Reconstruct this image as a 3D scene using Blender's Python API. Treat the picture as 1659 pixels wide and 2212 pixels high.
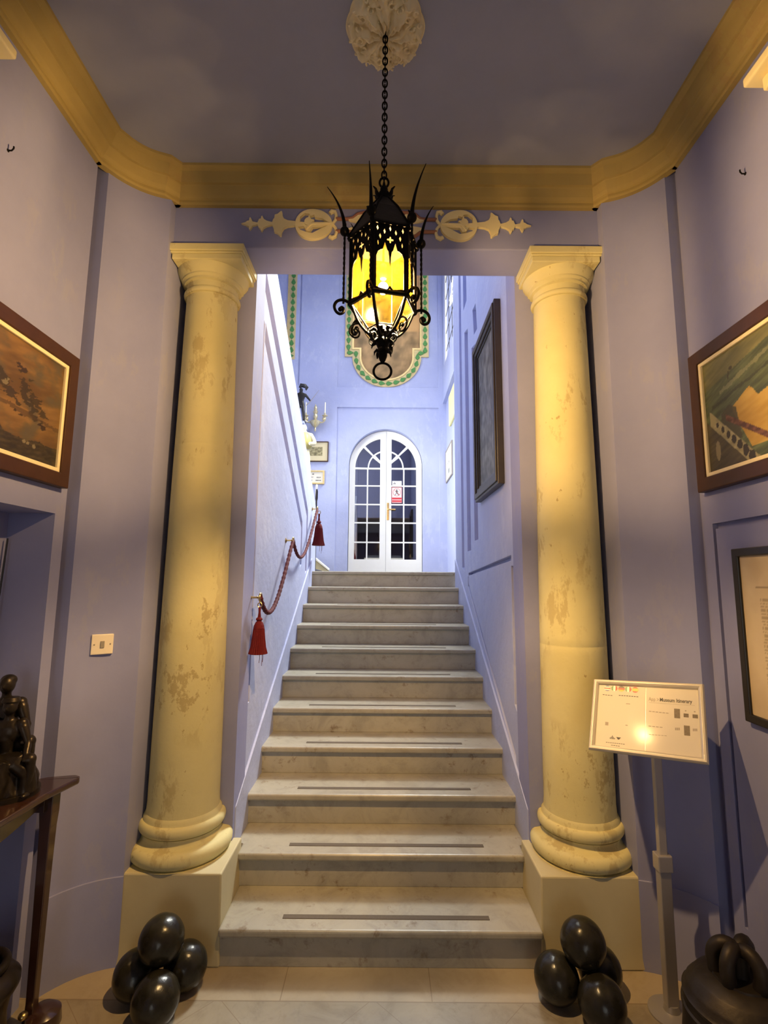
import bpy, bmesh, math, random
from math import sin, cos, pi, radians, sqrt, exp
from mathutils import Vector, Matrix, noise
from mathutils.geometry import tessellate_polygon
random.seed(7)
for o in list(bpy.data.objects): bpy.data.objects.remove(o)
S = bpy.context.scene
COL = S.collection

# ------------------------------------------------------------------ camera
R_, P_ = radians(0.45), radians(7.78)
cd = bpy.data.cameras.new('camera'); cam = bpy.data.objects.new('camera', cd); COL.objects.link(cam)
cd.sensor_fit = 'HORIZONTAL'; cd.sensor_width = 36; cd.lens = 36*1090/1659
r0 = Vector((1,0,0)); u0 = Vector((0,-sin(P_),cos(P_))); f0 = Vector((0,cos(P_),sin(P_)))
cr = r0*cos(R_)+u0*sin(R_); cu = -r0*sin(R_)+u0*cos(R_)
M = Matrix((cr, cu, -f0)).transposed().to_4x4(); M.translation = (0,0,1.6)
cam.matrix_world = M; cd.clip_start = .02; S.camera = cam

# ------------------------------------------------------------------ exposure, world, window daylight, added fill lamps
vs = S.view_settings
vs.view_transform = 'Standard'; vs.look = 'None'; vs.gamma = 1; vs.exposure = 0.0; vs.use_curve_mapping = False
W = bpy.data.worlds.new('sky'); S.world = W; W.use_nodes = True
bg = W.node_tree.nodes['Background']; bg.inputs[0].default_value = (1,.98,.90,1); bg.inputs[1].default_value = 2.2
def area(name, loc, aim, sx, sy, power, color):
    l = bpy.data.lights.new(name, 'AREA'); l.shape = 'RECTANGLE'; l.size = sx; l.size_y = sy; l.energy = power; l.color = color
    o = bpy.data.objects.new(name, l); COL.objects.link(o); o.location = loc
    o.rotation_euler = (Vector(aim)-Vector(loc)).to_track_quat('-Z','Y').to_euler(); return o
BULB = 31000.0
DAY = (1.0,1.0,.93)
hw_ = area('daylight_high_window', (1.50,6.5,6.1), (-.8,3.9,1.7), 1.9, 1.5, 600, DAY); hw_.data.spread = radians(110)
hs_ = area('fill_hall_side', (-2.45,5.9,3.6), (1.0,7.3,2.9), 1.0, 1.4, 44, DAY); hs_.data.spread = radians(75)  # unseen fill lamp, added to brighten the hall's right wall
area('hall_overhead_light', (-.2,5.6,6.75), (-.2,4.9,1.0), 1.2, 2.2, 60, DAY)  # unseen area lamp below the closed hall ceiling
area('fill_behind_camera', (0,-5.8,1.5), (0,2,1.3), 1.5, 2.4, 2.0, (.80,.88,1.0))  # weak unseen fill added behind the camera, in place of doorway daylight

# ------------------------------------------------------------------ helpers
def srgb(*c):
    if len(c) == 1: c = c[0]
    return tuple(((v/255)/12.92 if v/255 <= .04045 else ((v/255+.055)/1.055)**2.4) for v in c)
def link(o, parent=None):
    COL.objects.link(o)
    if parent is not None: o.parent = parent
    return o
def obj(name, bm, mat, parent=None, smooth=False, bevel=0, seg=2):
    me = bpy.data.meshes.new(name)
    bmesh.ops.recalc_face_normals(bm, faces=bm.faces[:])
    if smooth:
        for f in bm.faces: f.smooth = True
    bm.to_mesh(me); bm.free()
    if mat: me.materials.append(mat)
    o = bpy.data.objects.new(name, me)
    if parent is not None:
        me.transform(parent.matrix_world.inverted() if False else Matrix.Translation(-Vector(parent.location)))
    link(o, parent)
    if bevel:
        b = o.modifiers.new('bevel','BEVEL'); b.width = bevel; b.segments = seg; b.limit_method = 'ANGLE'; b.angle_limit = radians(35)
        b.harden_normals = False
    if smooth:
        try:
            me.set_sharp_from_angle(angle=radians(42))
        except Exception: pass
    return o
def tag(o, label, cat, group=None, kind=None):
    o['label'] = label; o['category'] = cat
    if group: o['group'] = group
    if kind: o['kind'] = kind
    return o
def thing(name, label, cat, loc, group=None):
    o = bpy.data.objects.new(name, None); o.empty_display_size = .05; o.location = loc; COL.objects.link(o)
    return tag(o, label, cat, group)
def struct(name, bm, mat, **k):
    o = obj(name, bm, mat, **k); o['kind'] = 'structure'; return o
def relocate(o):   # puts a top-level mesh's origin at the bottom centre of its box
    me = o.data; xs = [v.co for v in me.vertices]
    c = Vector(((min(v.x for v in xs)+max(v.x for v in xs))/2, (min(v.y for v in xs)+max(v.y for v in xs))/2, min(v.z for v in xs)))
    me.transform(Matrix.Translation(-c)); o.location = c; return o
def box(bm, x0, x1, y0, y1, z0, z1, mat=None):
    vs_ = [bm.verts.new((x,y,z)) for x in (x0,x1) for y in (y0,y1) for z in (z0,z1)]
    if mat is not None:
        for v in vs_: v.co = mat @ v.co
    for f in ((0,1,3,2),(4,6,7,5),(0,4,5,1),(2,3,7,6),(0,2,6,4),(1,5,7,3)): bm.faces.new([vs_[i] for i in f])
    return bm
def B(*a, **k): return box(bmesh.new(), *a, **k)
def lathe(bm, prof, c=(0,0,0), n=48, axis=None, a0=0, a1=2*pi, ribs=0, ribamp=0):
    full = abs(a1-a0-2*pi) < 1e-6; m = n if full else n+1
    T = Matrix.Translation(Vector(c)) @ (axis.to_matrix().to_4x4() if axis else Matrix())
    rings = []
    for r, z in prof:
        rings.append([bm.verts.new(T @ Vector(((r*(1+ribamp*cos(ribs*(a0+(a1-a0)*i/n))))*cos(a0+(a1-a0)*i/n), (r*(1+ribamp*cos(ribs*(a0+(a1-a0)*i/n))))*sin(a0+(a1-a0)*i/n), z))) for i in range(m)])
    for a, b in zip(rings, rings[1:]):
        for i in range(n):
            j = (i+1) % m
            bm.faces.new((a[i],a[j],b[j],b[i]))
    if prof[0][0] > 1e-5: bm.faces.new(list(reversed(rings[0])))
    if prof[-1][0] > 1e-5: bm.faces.new(rings[-1])
    bmesh.ops.remove_doubles(bm, verts=bm.verts[:], dist=1e-6)
    return bm
def tube(bm, pts, r, n=8, closed=False, flat=1.0, twist=0):
    P = [Vector(p) for p in pts]; k = len(P)
    rr = r if isinstance(r, (list,tuple)) else [r]*k
    rings = []; up = None
    for i, p in enumerate(P):
        if closed: t = (P[(i+1)%k]-P[i-1])
        else: t = P[min(i+1,k-1)]-P[max(i-1,0)]
        t.normalize()
        if up is None:
            up = Vector((0,0,1)) if abs(t.z) < .9 else Vector((1,0,0))
        s = t.cross(up)
        if s.length < 1e-4: s = t.cross(Vector((0,1,0)))
        s.normalize(); up = s.cross(t).normalized()
        rings.append([bm.verts.new(p + (s*cos(2*pi*j/n+twist*i) + up*sin(2*pi*j/n+twist*i)*flat)*rr[i]) for j in range(n)])
    m = k if closed else k-1
    for i in range(m):
        a, b = rings[i], rings[(i+1)%k]
        for j in range(n): bm.faces.new((a[j],a[(j+1)%n],b[(j+1)%n],b[j]))
    if not closed:
        bm.faces.new(list(reversed(rings[0]))); bm.faces.new(rings[-1])
    return bm
def ball(bm, c, r, seg=20, sc=(1,1,1)):
    ret = bmesh.ops.create_uvsphere(bm, u_segments=seg, v_segments=max(6,seg*2//3), radius=r)
    for v in ret['verts']: v.co = Vector((v.co.x*sc[0], v.co.y*sc[1], v.co.z*sc[2])) + Vector(c)
    return bm
def arc(cx, cy, r, a0, a1, n=16): return [(cx+r*cos(a0+(a1-a0)*i/n), cy+r*sin(a0+(a1-a0)*i/n)) for i in range(n+1)]
def slab(bm, outer, holes, f, t0, t1):
    """flat plate with holes; outer/holes 2-D loops, f(u,v,t)->xyz"""
    loops = [outer]+list(holes)
    tri = tessellate_polygon([[Vector((u,v,0)) for u,v in l] for l in loops])
    flat = [p for l in loops for p in l]
    A = [bm.verts.new(f(u,v,t0)) for u,v in flat]; Bv = [bm.verts.new(f(u,v,t1)) for u,v in flat]
    for t in tri:
        if len(set(t)) < 3: continue
        try: bm.faces.new([A[i] for i in t]); bm.faces.new([Bv[i] for i in reversed(t)])
        except ValueError: pass
    k = 0
    for l in loops:
        n = len(l)
        for i in range(n):
            a, b = k+i, k+(i+1)%n
            try: bm.faces.new((A[a],A[b],Bv[b],Bv[a]))
            except ValueError: pass
        k += n
    return bm
def sweep(bm, path, prof, closed_prof=True):
    """path: list of (point, outward 2D dir scaled for mitre); prof: (out, z)"""
    rings = []
    for (p, d) in path: rings.append([bm.verts.new((p[0]+d[0]*a, p[1]+d[1]*a, z)) for a, z in prof])
    m = len(prof)
    for a, b in zip(rings, rings[1:]):
        for j in range(m if closed_prof else m-1): bm.faces.new((a[j],a[(j+1)%m],b[(j+1)%m],b[j]))
    bm.faces.new(rings[0]); bm.faces.new(list(reversed(rings[-1])))
    return bm
def mitre(path, side=1):
    out = []
    for i, p in enumerate(path):
        ds = []
        if i > 0: ds.append((Vector(p)-Vector(path[i-1])).normalized())
        if i < len(path)-1: ds.append((Vector(path[i+1])-Vector(p)).normalized())
        ns = [Vector((d.y,-d.x))*side for d in ds]
        if len(ns) == 1: n = ns[0]
        else:
            n = (ns[0]+ns[1]).normalized(); n = n/max(.3, n.dot(ns[0]))
        out.append((p, (n.x,n.y)))
    return out
def text_bm(bm, body, size, f, bold=False, align='LEFT', thick=.0006):
    cu_ = bpy.data.curves.new('t','FONT'); cu_.body = body; cu_.size = size; cu_.align_x = align; cu_.resolution_u = 3
    if bold: cu_.offset = size*.02
    o = bpy.data.objects.new('t', cu_); COL.objects.link(o)
    dg = bpy.context.evaluated_depsgraph_get(); me = o.evaluated_get(dg).to_mesh()
    vs_ = [bm.verts.new(f(v.co.x, v.co.y)) for v in me.vertices]
    for p in me.polygons:
        try: bm.faces.new([vs_[i] for i in p.vertices])
        except ValueError: pass
    o.evaluated_get(dg).to_mesh_clear(); bpy.data.objects.remove(o); bpy.data.curves.remove(cu_)
    return bm
def skin(nodes, edges, sub=2):
    """nodes: dict name->(xyz, r); one continuous body surface"""
    names = list(nodes); bm = bmesh.new(); vv = [bm.verts.new(nodes[n][0]) for n in names]
    for a, b in edges: bm.edges.new((vv[names.index(a)], vv[names.index(b)]))
    me = bpy.data.meshes.new('s'); bm.to_mesh(me); bm.free()
    o = bpy.data.objects.new('s', me); COL.objects.link(o)
    m = o.modifiers.new('s','SKIN'); 
    if not me.skin_vertices:
        bm = bmesh.new(); bm.from_mesh(me); bm.verts.layers.skin.verify(); bm.to_mesh(me); bm.free()
    for i, n in enumerate(names):
        r = nodes[n][1]; r = r if isinstance(r, tuple) else (r,r)
        me.skin_vertices[0].data[i].radius = r
        me.skin_vertices[0].data[i].use_root = (i == 0)
    o.modifiers.new('b','SUBSURF').levels = sub
    dg = bpy.context.evaluated_depsgraph_get(); ev = o.evaluated_get(dg).to_mesh()
    out = bmesh.new(); out.from_mesh(ev); o.evaluated_get(dg).to_mesh_clear()
    bpy.data.objects.remove(o); bpy.data.meshes.remove(me)
    return out

# ------------------------------------------------------------------ materials
class N:
    def __init__(s, name):
        s.m = bpy.data.materials.new(name); s.m.use_nodes = True; s.t = s.m.node_tree; s.p = s.t.nodes['Principled BSDF']
        s.out = s.t.nodes['Material Output']
    def n(s, ty, **k):
        x = s.t.nodes.new(ty)
        for a, b in k.items():
            if a.startswith('i_'):
                key = a[2:]; key = int(key) if key.isdigit() else key.replace('_',' ')
                x.inputs[key].default_value = b
            else: setattr(x, a, b)
        return x
    def l(s, a, b): s.t.links.new(a, b)
    def coord(s, scale=1, stretch=(1,1,1)):
        g = s.n('ShaderNodeNewGeometry'); m = s.n('ShaderNodeVectorMath', operation='MULTIPLY')
        m.inputs[1].default_value = tuple(scale*q for q in stretch); s.l(g.outputs['Position'], m.inputs[0]); return m.outputs[0]
    def noise(s, vec, scale, detail=4, rough=.55, dist=0):
        x = s.n('ShaderNodeTexNoise'); x.inputs['Scale'].default_value = scale; x.inputs['Detail'].default_value = detail
        x.inputs['Roughness'].default_value = rough; x.inputs['Distortion'].default_value = dist; s.l(vec, x.inputs['Vector']); return x.outputs['Fac']
    def ramp(s, fac, stops):
        x = s.n('ShaderNodeValToRGB'); e = x.color_ramp.elements
        while len(e) < len(stops): e.new(.5)
        for q, (p, c) in zip(e, stops): q.position = p; q.color = (c if isinstance(c, tuple) else (c,c,c))[:3]+(1,)
        s.l(fac, x.inputs[0]); return x.outputs[0]
    def mix(s, fac, a, b, mode='MIX'):
        x = s.n('ShaderNodeMix', data_type='RGBA', blend_type=mode)
        for i, v in ((0,fac),(6,a),(7,b)):
            if hasattr(v,'is_output'): s.l(v, x.inputs[i])
            else: x.inputs[i].default_value = (v if i == 0 else tuple(v)[:3]+(1,))
        return x.outputs[2]
    def bump(s, h, strength=.3, dist=.01):
        x = s.n('ShaderNodeBump'); x.inputs['Strength'].default_value = strength; x.inputs['Distance'].default_value = dist
        s.l(h, x.inputs['Height']); s.l(x.outputs[0], s.p.inputs['Normal'])
    def set(s, col=None, rough=None, metal=None, spec=None, coat=None):
        if col is not None:
            if hasattr(col,'is_output'): s.l(col, s.p.inputs['Base Color'])
            else: s.p.inputs['Base Color'].default_value = tuple(col)[:3]+(1,)
        if rough is not None:
            if hasattr(rough,'is_output'): s.l(rough, s.p.inputs['Roughness'])
            else: s.p.inputs['Roughness'].default_value = rough
        if metal is not None: s.p.inputs['Metallic'].default_value = metal
        if spec is not None: s.p.inputs['Specular IOR Level'].default_value = spec
        if coat is not None: s.p.inputs['Coat Weight'].default_value = coat; s.p.inputs['Coat Roughness'].default_value = .12
        return s
def plaster(name, c, dark, bumpy=.25, wear=None, flakes=()):
    s = N(name); v = s.coord(); a = s.noise(v, 2.2, 5, .6); b = s.noise(v, 14, 5, .65)
    col = s.mix(s.ramp(a, [(.35,0),(.68,1)]), dark, c)
    col = s.mix(s.ramp(b, [(.3,.0),(.75,.12)]), col, tuple(min(1,q*1.25) for q in c))
    if wear:
        w = s.noise(s.coord(1,(1,1,.45)), 9, 6, .7); m = s.noise(v, 1.7, 2, .5)
        f = s.n('ShaderNodeMath', operation='MULTIPLY'); s.l(s.ramp(w, [(.535,0),(.59,1)]), f.inputs[0]); s.l(s.ramp(m, [(.45,0),(.56,1)]), f.inputs[1])
        f2 = s.n('ShaderNodeMath', operation='MULTIPLY'); s.l(f.outputs[0], f2.inputs[0]); f2.inputs[1].default_value = wear[1]
        col = s.mix(f2.outputs[0], col, wear[0])
        for (px, py, pz, rad) in flakes:      # worn areas where the paint has flaked off
            g = s.n('ShaderNodeNewGeometry'); d = s.n('ShaderNodeVectorMath', operation='DISTANCE'); s.l(g.outputs['Position'], d.inputs[0]); d.inputs[1].default_value = (px,py,pz)
            k = s.n('ShaderNodeMapRange'); k.inputs[1].default_value = 0; k.inputs[2].default_value = rad; k.inputs[3].default_value = .13; k.inputs[4].default_value = -.10; s.l(d.outputs['Value'], k.inputs[0])
            w3 = s.noise(s.coord(1,(1,1,.7)), 24, 6, .7); ad = s.n('ShaderNodeMath', operation='ADD'); s.l(w3, ad.inputs[0]); s.l(k.outputs[0], ad.inputs[1])
            f3 = s.n('ShaderNodeMath', operation='MULTIPLY'); s.l(s.ramp(ad.outputs[0], [(.56,0),(.60,1)]), f3.inputs[0]); f3.inputs[1].default_value = .7
            col = s.mix(f3.outputs[0], col, wear[0])
    s.set(col, .72, spec=.25)
    s.bump(s.noise(v, 9, 6, .6), bumpy, .012); return s.m
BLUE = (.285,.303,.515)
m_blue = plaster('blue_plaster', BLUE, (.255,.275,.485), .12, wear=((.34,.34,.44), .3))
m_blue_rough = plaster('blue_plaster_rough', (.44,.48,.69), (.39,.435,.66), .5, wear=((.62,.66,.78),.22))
m_ceil = plaster('ceiling_plaster', (.32,.34,.46), (.29,.315,.435), .08)
m_cream = plaster('cream_stone', (.69,.635,.345), (.62,.56,.28), .22, wear=((.42,.33,.15), .6), flakes=((-.93,2.40,1.10,.20),(-.83,2.44,1.42,.14),(1.02,2.43,.72,.20)))
m_ochre = plaster('ochre_cornice', (.40,.31,.115), (.33,.245,.085), .15, wear=((.34,.22,.09), .45))
m_ped = plaster('pedestal_stone', (.55,.50,.325), (.48,.43,.27), .12)
m_orn = plaster('ornament_cream', (.86,.76,.44), (.80,.69,.38), .15)
m_ornbrown = plaster('ornament_brown', (.36,.17,.11), (.28,.12,.08), .1)
m_rose = plaster('rose_cream', (.84,.76,.52), (.66,.55,.34), .3)
m_white = plaster('white_paint', (.86,.86,.80), (.82,.82,.76), .05)
def marble(name, base, vein, stain=.0):
    s = N(name); v = s.coord()
    a = s.noise(v, 5.5, 9, .68, .9); b = s.noise(v, 17, 7, .68, .5)
    col = s.mix(s.ramp(a, [(.38,.75),(.50,.25),(.64,0)]), base, vein)
    col = s.mix(s.ramp(b, [(.55,0),(.75,.35)]), col, tuple(q*.7 for q in vein))
    if stain:
        g = s.noise(v, 16, 5, .7, .3); h = s.noise(v, 2.6, 3, .5)
        f = s.n('ShaderNodeMath', operation='MULTIPLY'); s.l(s.ramp(g, [(.57,0),(.70,1)]), f.inputs[0]); s.l(s.ramp(h, [(.42,0),(.62,stain)]), f.inputs[1])
        col = s.mix(f.outputs[0], col, (.16,.11,.06))
    s.set(col, s.ramp(b, [(.3,.30),(.8,.46)]), spec=.5); s.bump(b, .04, .004); return s
ms = marble('stair_marble', (.37,.35,.29), (.265,.245,.20), .9); m_marble = ms.m
m_riser = marble('riser_marble', (.41,.39,.325), (.28,.265,.22), .9).m
mf = marble('floor_marble', (.31,.265,.195), (.21,.17,.12), .6)
def floor_joints(s):
    g = s.n('ShaderNodeNewGeometry'); x = s.n('ShaderNodeSeparateXYZ'); s.l(g.outputs['Position'], x.inputs[0])
    def M_(op, a, b=None, c=None):
        q = s.n('ShaderNodeMath', operation=op)
        for i, v in enumerate((a,b,c)):
            if v is None: continue
            if hasattr(v,'is_output'): s.l(v, q.inputs[i])
            else: q.inputs[i].default_value = v
        return q.outputs[0]
    X, Y = x.outputs[0], x.outputs[1]
    def line(v, per, off, w):   # 1 on the joint
        a = M_('ADD', v, off); a = M_('DIVIDE', a, per); a = M_('FRACT', a); a = M_('SUBTRACT', a, .5); a = M_('ABSOLUTE', a)
        return M_('GREATER_THAN', a, .5-w/per/2)
    back = M_('GREATER_THAN', Y, 2.172)
    lv = M_('MULTIPLY', line(X, .585, 10*.585-.20, .004), back)
    d1 = M_('MULTIPLY', M_('ADD', X, Y), .70711); d2 = M_('MULTIPLY', M_('SUBTRACT', X, Y), .70711)
    fr = M_('SUBTRACT', 1.0, back)
    dl = M_('MULTIPLY', M_('MAXIMUM', line(d1, .42, 8.4-1.545+.02, .003), line(d2, .42, 8.4+1.545+.02, .003)), fr)
    hz = M_('LESS_THAN', M_('ABSOLUTE', M_('SUBTRACT', Y, 2.172)), .003)
    j = M_('MINIMUM', M_('ADD', M_('ADD', lv, dl), hz), 1.0)
    bc = s.p.inputs['Base Color'].links[0].from_socket
    tint = s.mix(back, bc, s.mix(.35, bc, (.50,.40,.27)))
    s.set(s.mix(M_('MULTIPLY', j, .75), tint, (.20,.15,.10)))
floor_joints(mf); m_floor = mf.m
def simple(name, c, rough=.5, metal=0, spec=.5, var=0, vs_=30, bumpy=0, coat=None):
    s = N(name); v = s.coord(); q = s.noise(v, vs_, 4)
    col = s.mix(q, tuple(k*(1-var) for k in c), tuple(min(1,k*(1+var)) for k in c)) if var else c
    s.set(col, rough, metal, spec, coat)
    if bumpy: s.bump(q, bumpy, .004)
    return s.m
m_iron = simple('wrought_iron', (.005,.004,.0033), .65, .0, .12, .3, 60, .25)
m_ironroof = simple('lantern_roof_iron', (.030,.026,.022), .5, .3, .4, .4, 50, .2)
m_balls = simple('dark_stone', (.017,.015,.010), .24, 0, .35, .85, 28, .35)
m_wood = simple('dark_mahogany', (.035,.014,.010), .25, 0, .6, .4, 14, .05, coat=.6)
m_frame = simple('brown_frame_wood', (.055,.021,.006), .42, 0, .3, .3, 20, .1)
m_liner = simple('cream_liner', (.86,.74,.46), .5, 0, .4, .06)
m_bronze = simple('dark_bronze', (.035,.027,.020), .36, .7, .5, .45, 30, .3)
m_bell = simple('bell_bronze', (.032,.025,.019), .5, .6, .5, .45, 26, .4)
m_brass = simple('brass', (.62,.46,.19), .28, 1.0, .5, .25, 40)
m_rope = simple('crimson_rope', (.085,.008,.012), .75, 0, .3, .3, 60, .4)
m_tassel = simple('crimson_tassel', (.095,.004,.007), .8, 0, .25, .35, 120, .5)
m_switch = simple('cream_plastic', (.82,.74,.60), .35)
m_grey = simple('grey_mark', (.30,.27,.23), .6)
m_black = simple('black_frame_paint', (.012,.010,.009), .35, 0, .5)
m_darkwood = simple('black_brown_wood', (.030,.022,.018), .42, 0, .5, .3, 20, .1)
m_silver = simple('pale_aluminium', (.62,.58,.50), .38, .25, .4)
m_pole = simple('grey_pole_metal', (.40,.38,.37), .38, .5)
m_strip = simple('brown_grip_strip', (.115,.095,.075), .8, 0, .3, .2, 90)
m_red = simple('red_print', (.62,.05,.06), .5)
m_card = simple('white_card', (.84,.83,.80), .5)
m_ink = simple('dark_ink', (.06,.055,.05), .6)
m_inkfaint = simple('faint_ink', (.36,.31,.25), .6)
m_green = simple('garland_green', (.07,.24,.06), .55, 0, .4, .3, 40)
m_goldleaf = simple('gilded_moulding', (.72,.55,.24), .42, .35, .5, .2, 30)
m_candle = simple('candle_wax', (.88,.85,.72), .45)
m_plaster_statue = simple('cream_statue', (.56,.52,.36), .55, 0, .4, .12, 12)
m_statue_gold = simple('gilt_robe', (.42,.36,.12), .5, 0, .4, .2, 12)
m_yellow = simple('yellow_panel', (.86,.80,.36), .6)
m_paper = simple('ivory_paper', (.80,.74,.62), .6, 0, .3, .05, 8)
m_mat = simple('buff_mount', (.70,.62,.44), .6)
m_sconce = simple('pale_brass', (.70,.62,.38), .35, .8, .5, .3, 60)
def emit(name, c, k):
    s = N(name); e = s.n('ShaderNodeEmission'); e.inputs[0].default_value = tuple(c)+(1,); e.inputs[1].default_value = k
    s.l(e.outputs[0], s.out.inputs[0]); return s.m
m_bulb = emit('lamp_bulb_glow', (1.0,.745,.43), BULB)
def amber(name, c, tr):
    s = N(name); v = s.coord(); a = s.noise(v, 28, 3, .5, 2.5)
    t = s.n('ShaderNodeBsdfTransparent'); tl = s.n('ShaderNodeBsdfTranslucent'); g = s.n('ShaderNodeBsdfGlossy'); g.inputs['Roughness'].default_value = .1
    col = s.mix(s.ramp(a, [(.35,0),(.65,1)]), tuple(q*.5 for q in c), c)
    s.l(col, tl.inputs[0]); t.inputs[0].default_value = (1,.90,.72,1)
    mx = s.n('ShaderNodeMixShader'); mx.inputs[0].default_value = tr; s.l(tl.outputs[0], mx.inputs[1]); s.l(t.outputs[0], mx.inputs[2])
    m2 = s.n('ShaderNodeMixShader'); m2.inputs[0].default_value = .01; s.l(mx.outputs[0], m2.inputs[1]); s.l(g.outputs[0], m2.inputs[2])
    s.l(m2.outputs[0], s.out.inputs[0]); return s.m
m_amber = amber('amber_glass', (.0115,.0068,.0005), .5)
m_amber2 = amber('pale_amber_glass', (.0105,.0072,.0008), .72)
def pane(name, refl, tint):
    s = N(name); t = s.n('ShaderNodeBsdfTransparent'); t.inputs[0].default_value = tint+(1,); g = s.n('ShaderNodeBsdfGlossy'); g.inputs['Roughness'].default_value = .02
    mx = s.n('ShaderNodeMixShader'); mx.inputs[0].default_value = refl; s.l(t.outputs[0], mx.inputs[1]); s.l(g.outputs[0], mx.inputs[2]); s.l(mx.outputs[0], s.out.inputs[0]); return s.m
m_pane = pane('door_glass', .26, (.6,.6,.6))
m_winpane = pane('window_glass', .05, (.98,.98,.95))
def attr_mat(name, rough=.5):
    s = N(name); a = s.n('ShaderNodeVertexColor'); a.layer_name = 'Col'; s.set(a.outputs[0], rough, spec=.4); return s.m
m_paint = attr_mat('painted_canvas', .45)
m_print = attr_mat('printed_paper', .6)
def canvas(name, o3, U, V, nu, nv, fn, mat, parent, keep=None):
    """a picture surface: fn(u,v) -> sRGB 0..255, u,v in 0..1"""
    o3, U, V = Vector(o3), Vector(U), Vector(V)
    bm = bmesh.new(); lay = bm.loops.layers.color.new('Col')
    g = [[bm.verts.new(o3+U*(i/nu)+V*(j/nv)) for i in range(nu+1)] for j in range(nv+1)]
    cc = [[tuple(max(0,min(1,c/255)) for c in fn(i/nu, j/nv)) for i in range(nu+1)] for j in range(nv+1)]
    for j in range(nv):
        for i in range(nu):
            if keep and not keep((i+.5)/nu, (j+.5)/nv): continue
            f = bm.faces.new((g[j][i],g[j][i+1],g[j+1][i+1],g[j+1][i]))
            for lp, c in zip(f.loops, (cc[j][i],cc[j][i+1],cc[j+1][i+1],cc[j+1][i])): lp[lay] = c+(1,)
    for v in [v for v in bm.verts if not v.link_faces]: bm.verts.remove(v)
    return obj(name, bm, mat, parent)
def fbm(x, y, s=0, o=4): return noise.fractal(Vector((x,y,s)), 1.0, 2.0, o)
def lerp(a, b, t): t = max(0,min(1,t)); return tuple(p+(q-p)*t for p, q in zip(a,b))

# ------------------------------------------------------------------ the setting: entrance hall shell
XL, XR, YC = -1.36, 1.36, 2.135
def corner(sx):   # plan of the rounded corner from the side wall to the column bay
    pts = []
    A, Bq = Vector((1.33,2.175)), Vector((1.10,2.345)); n = Vector((.59,.81))
    for i in range(9):
        t = i/8; p = A.lerp(Bq, t) + n*(.032*4*t*(1-t)); pts.append((p.x*sx, p.y))
    return pts
def wall_strip(bm, path, z0, z1, back):   # vertical wall with thickness, path of front points and matching back points
    n = len(path)
    rows = []
    for (p, q) in zip(path, back): rows.append([bm.verts.new((p[0],p[1],z0)), bm.verts.new((p[0],p[1],z1)), bm.verts.new((q[0],q[1],z1)), bm.verts.new((q[0],q[1],z0))])
    for a, b in zip(rows, rows[1:]):
        for j in range(4): bm.faces.new((a[j],a[(j+1)%4],b[(j+1)%4],b[j]))
    bm.faces.new(rows[0]); bm.faces.new(list(reversed(rows[-1])))
    return bm
ZC = 3.68
for side, sx in (('left',-1),('right',1)):
    cp = corner(sx)
    bm = bmesh.new()
    # straight wall, with the niche (left) or the shallow panel (right); holes in (Y,Z)
    nz0, nz1, ny0, ny1 = (.0, 1.866, .55, 2.07)
    dep = .19 if sx < 0 else .022
    f = lambda u, v, t, s=sx: ((1.36+t)*s, u, v)
    hole = [(ny0,.0),(ny0,nz1),(ny1,nz1),(ny1,.0)]
    if sx < 0:
        outer = [(-6.0,0),(ny0,0),(ny0,nz1),(ny1,nz1),(ny1,0),(YC,0),(YC,4.0),(-6.0,4.0)]
        slab(bm, outer, [], f, 0, .19)
        box(bm, -1.75, -1.55, -6.0, 2.6, 0, 4.0)
    else:
        # a groove framing a panel on the wall
        g1 = 2.075; w = .018; gz = 1.845
        ring = [(.4,.33),(.4,gz),(g1,gz),(g1,.33),(g1-w,.33),(g1-w,gz-w*1.3),(.4+w,gz-w*1.3),(.4+w,.33)]
        slab(bm, [(-6.0,0),(YC,0),(YC,4.0),(-6.0,4.0)], [ring], f, 0, .022)
        box(bm, 1.382, 1.75, -6.0, 2.6, 0, 4.0)
    # groove between the straight wall and the rounded corner
    box(bm, sx*1.395, sx*1.75, YC-.02, 2.175, 0, 4.0)
    front = [(sx*1.385,2.178)]+cp; back = [(sx*1.76,2.178)]+[(sx*1.76, p[1]+.02) for p in cp[:-1]]+[(sx*1.76,2.63)]
    front = [(sx*1.385,2.178)]+cp+[(sx*1.10,2.63)]; back = [(sx*1.76,2.178)]+[(sx*1.76,2.2+.02*i) for i in range(len(cp))]+[(sx*1.76,2.63)]
    wall_strip(bm, front, 0, 4.0, back)
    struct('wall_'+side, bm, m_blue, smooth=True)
    # low plinth skin on the corner
    bm = bmesh.new()
    wall_strip(bm, [(p[0]-.010*.59*sx, p[1]-.010*.81) for p in cp], 0, .345, [(p[0]+.004*sx, p[1]+.004) for p in cp])
    struct('baseboard_'+side, bm, m_blue, smooth=True)
# wall behind the columns with the tall opening, and the beam over it
bm = bmesh.new()
box(bm, -2.6, -.722, 2.63, 2.82, 0, 7.2); struct('wall_back_left', bm, m_blue)
bm = bmesh.new(); box(bm, .722, 2.6, 2.63, 2.82, 0, 7.2); struct('wall_back_right', bm, m_blue)
bm = bmesh.new(); box(bm, -1.105, 1.105, 2.40, 2.63, 3.30, 7.2)
struct('wall_lintel', bm, m_blue, bevel=.006)
struct('ceiling', B(-1.8,1.8,-6.1,2.5,ZC,ZC+.1), m_ceil)
bm = bmesh.new(); box(bm, -1.7,1.7,-6.1,2.9,-.1,0); struct('floor', bm, m_floor)
bm = bmesh.new()
slab(bm, [(-1.7,0),(-.85,0),(-.85,2.6),(.85,2.6),(.85,0),(1.7,0),(1.7,4),(-1.7,4)], [], lambda u,v,t: (u,-6.0-t,v), 0, .1)
struct('wall_front', bm, m_blue)

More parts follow.
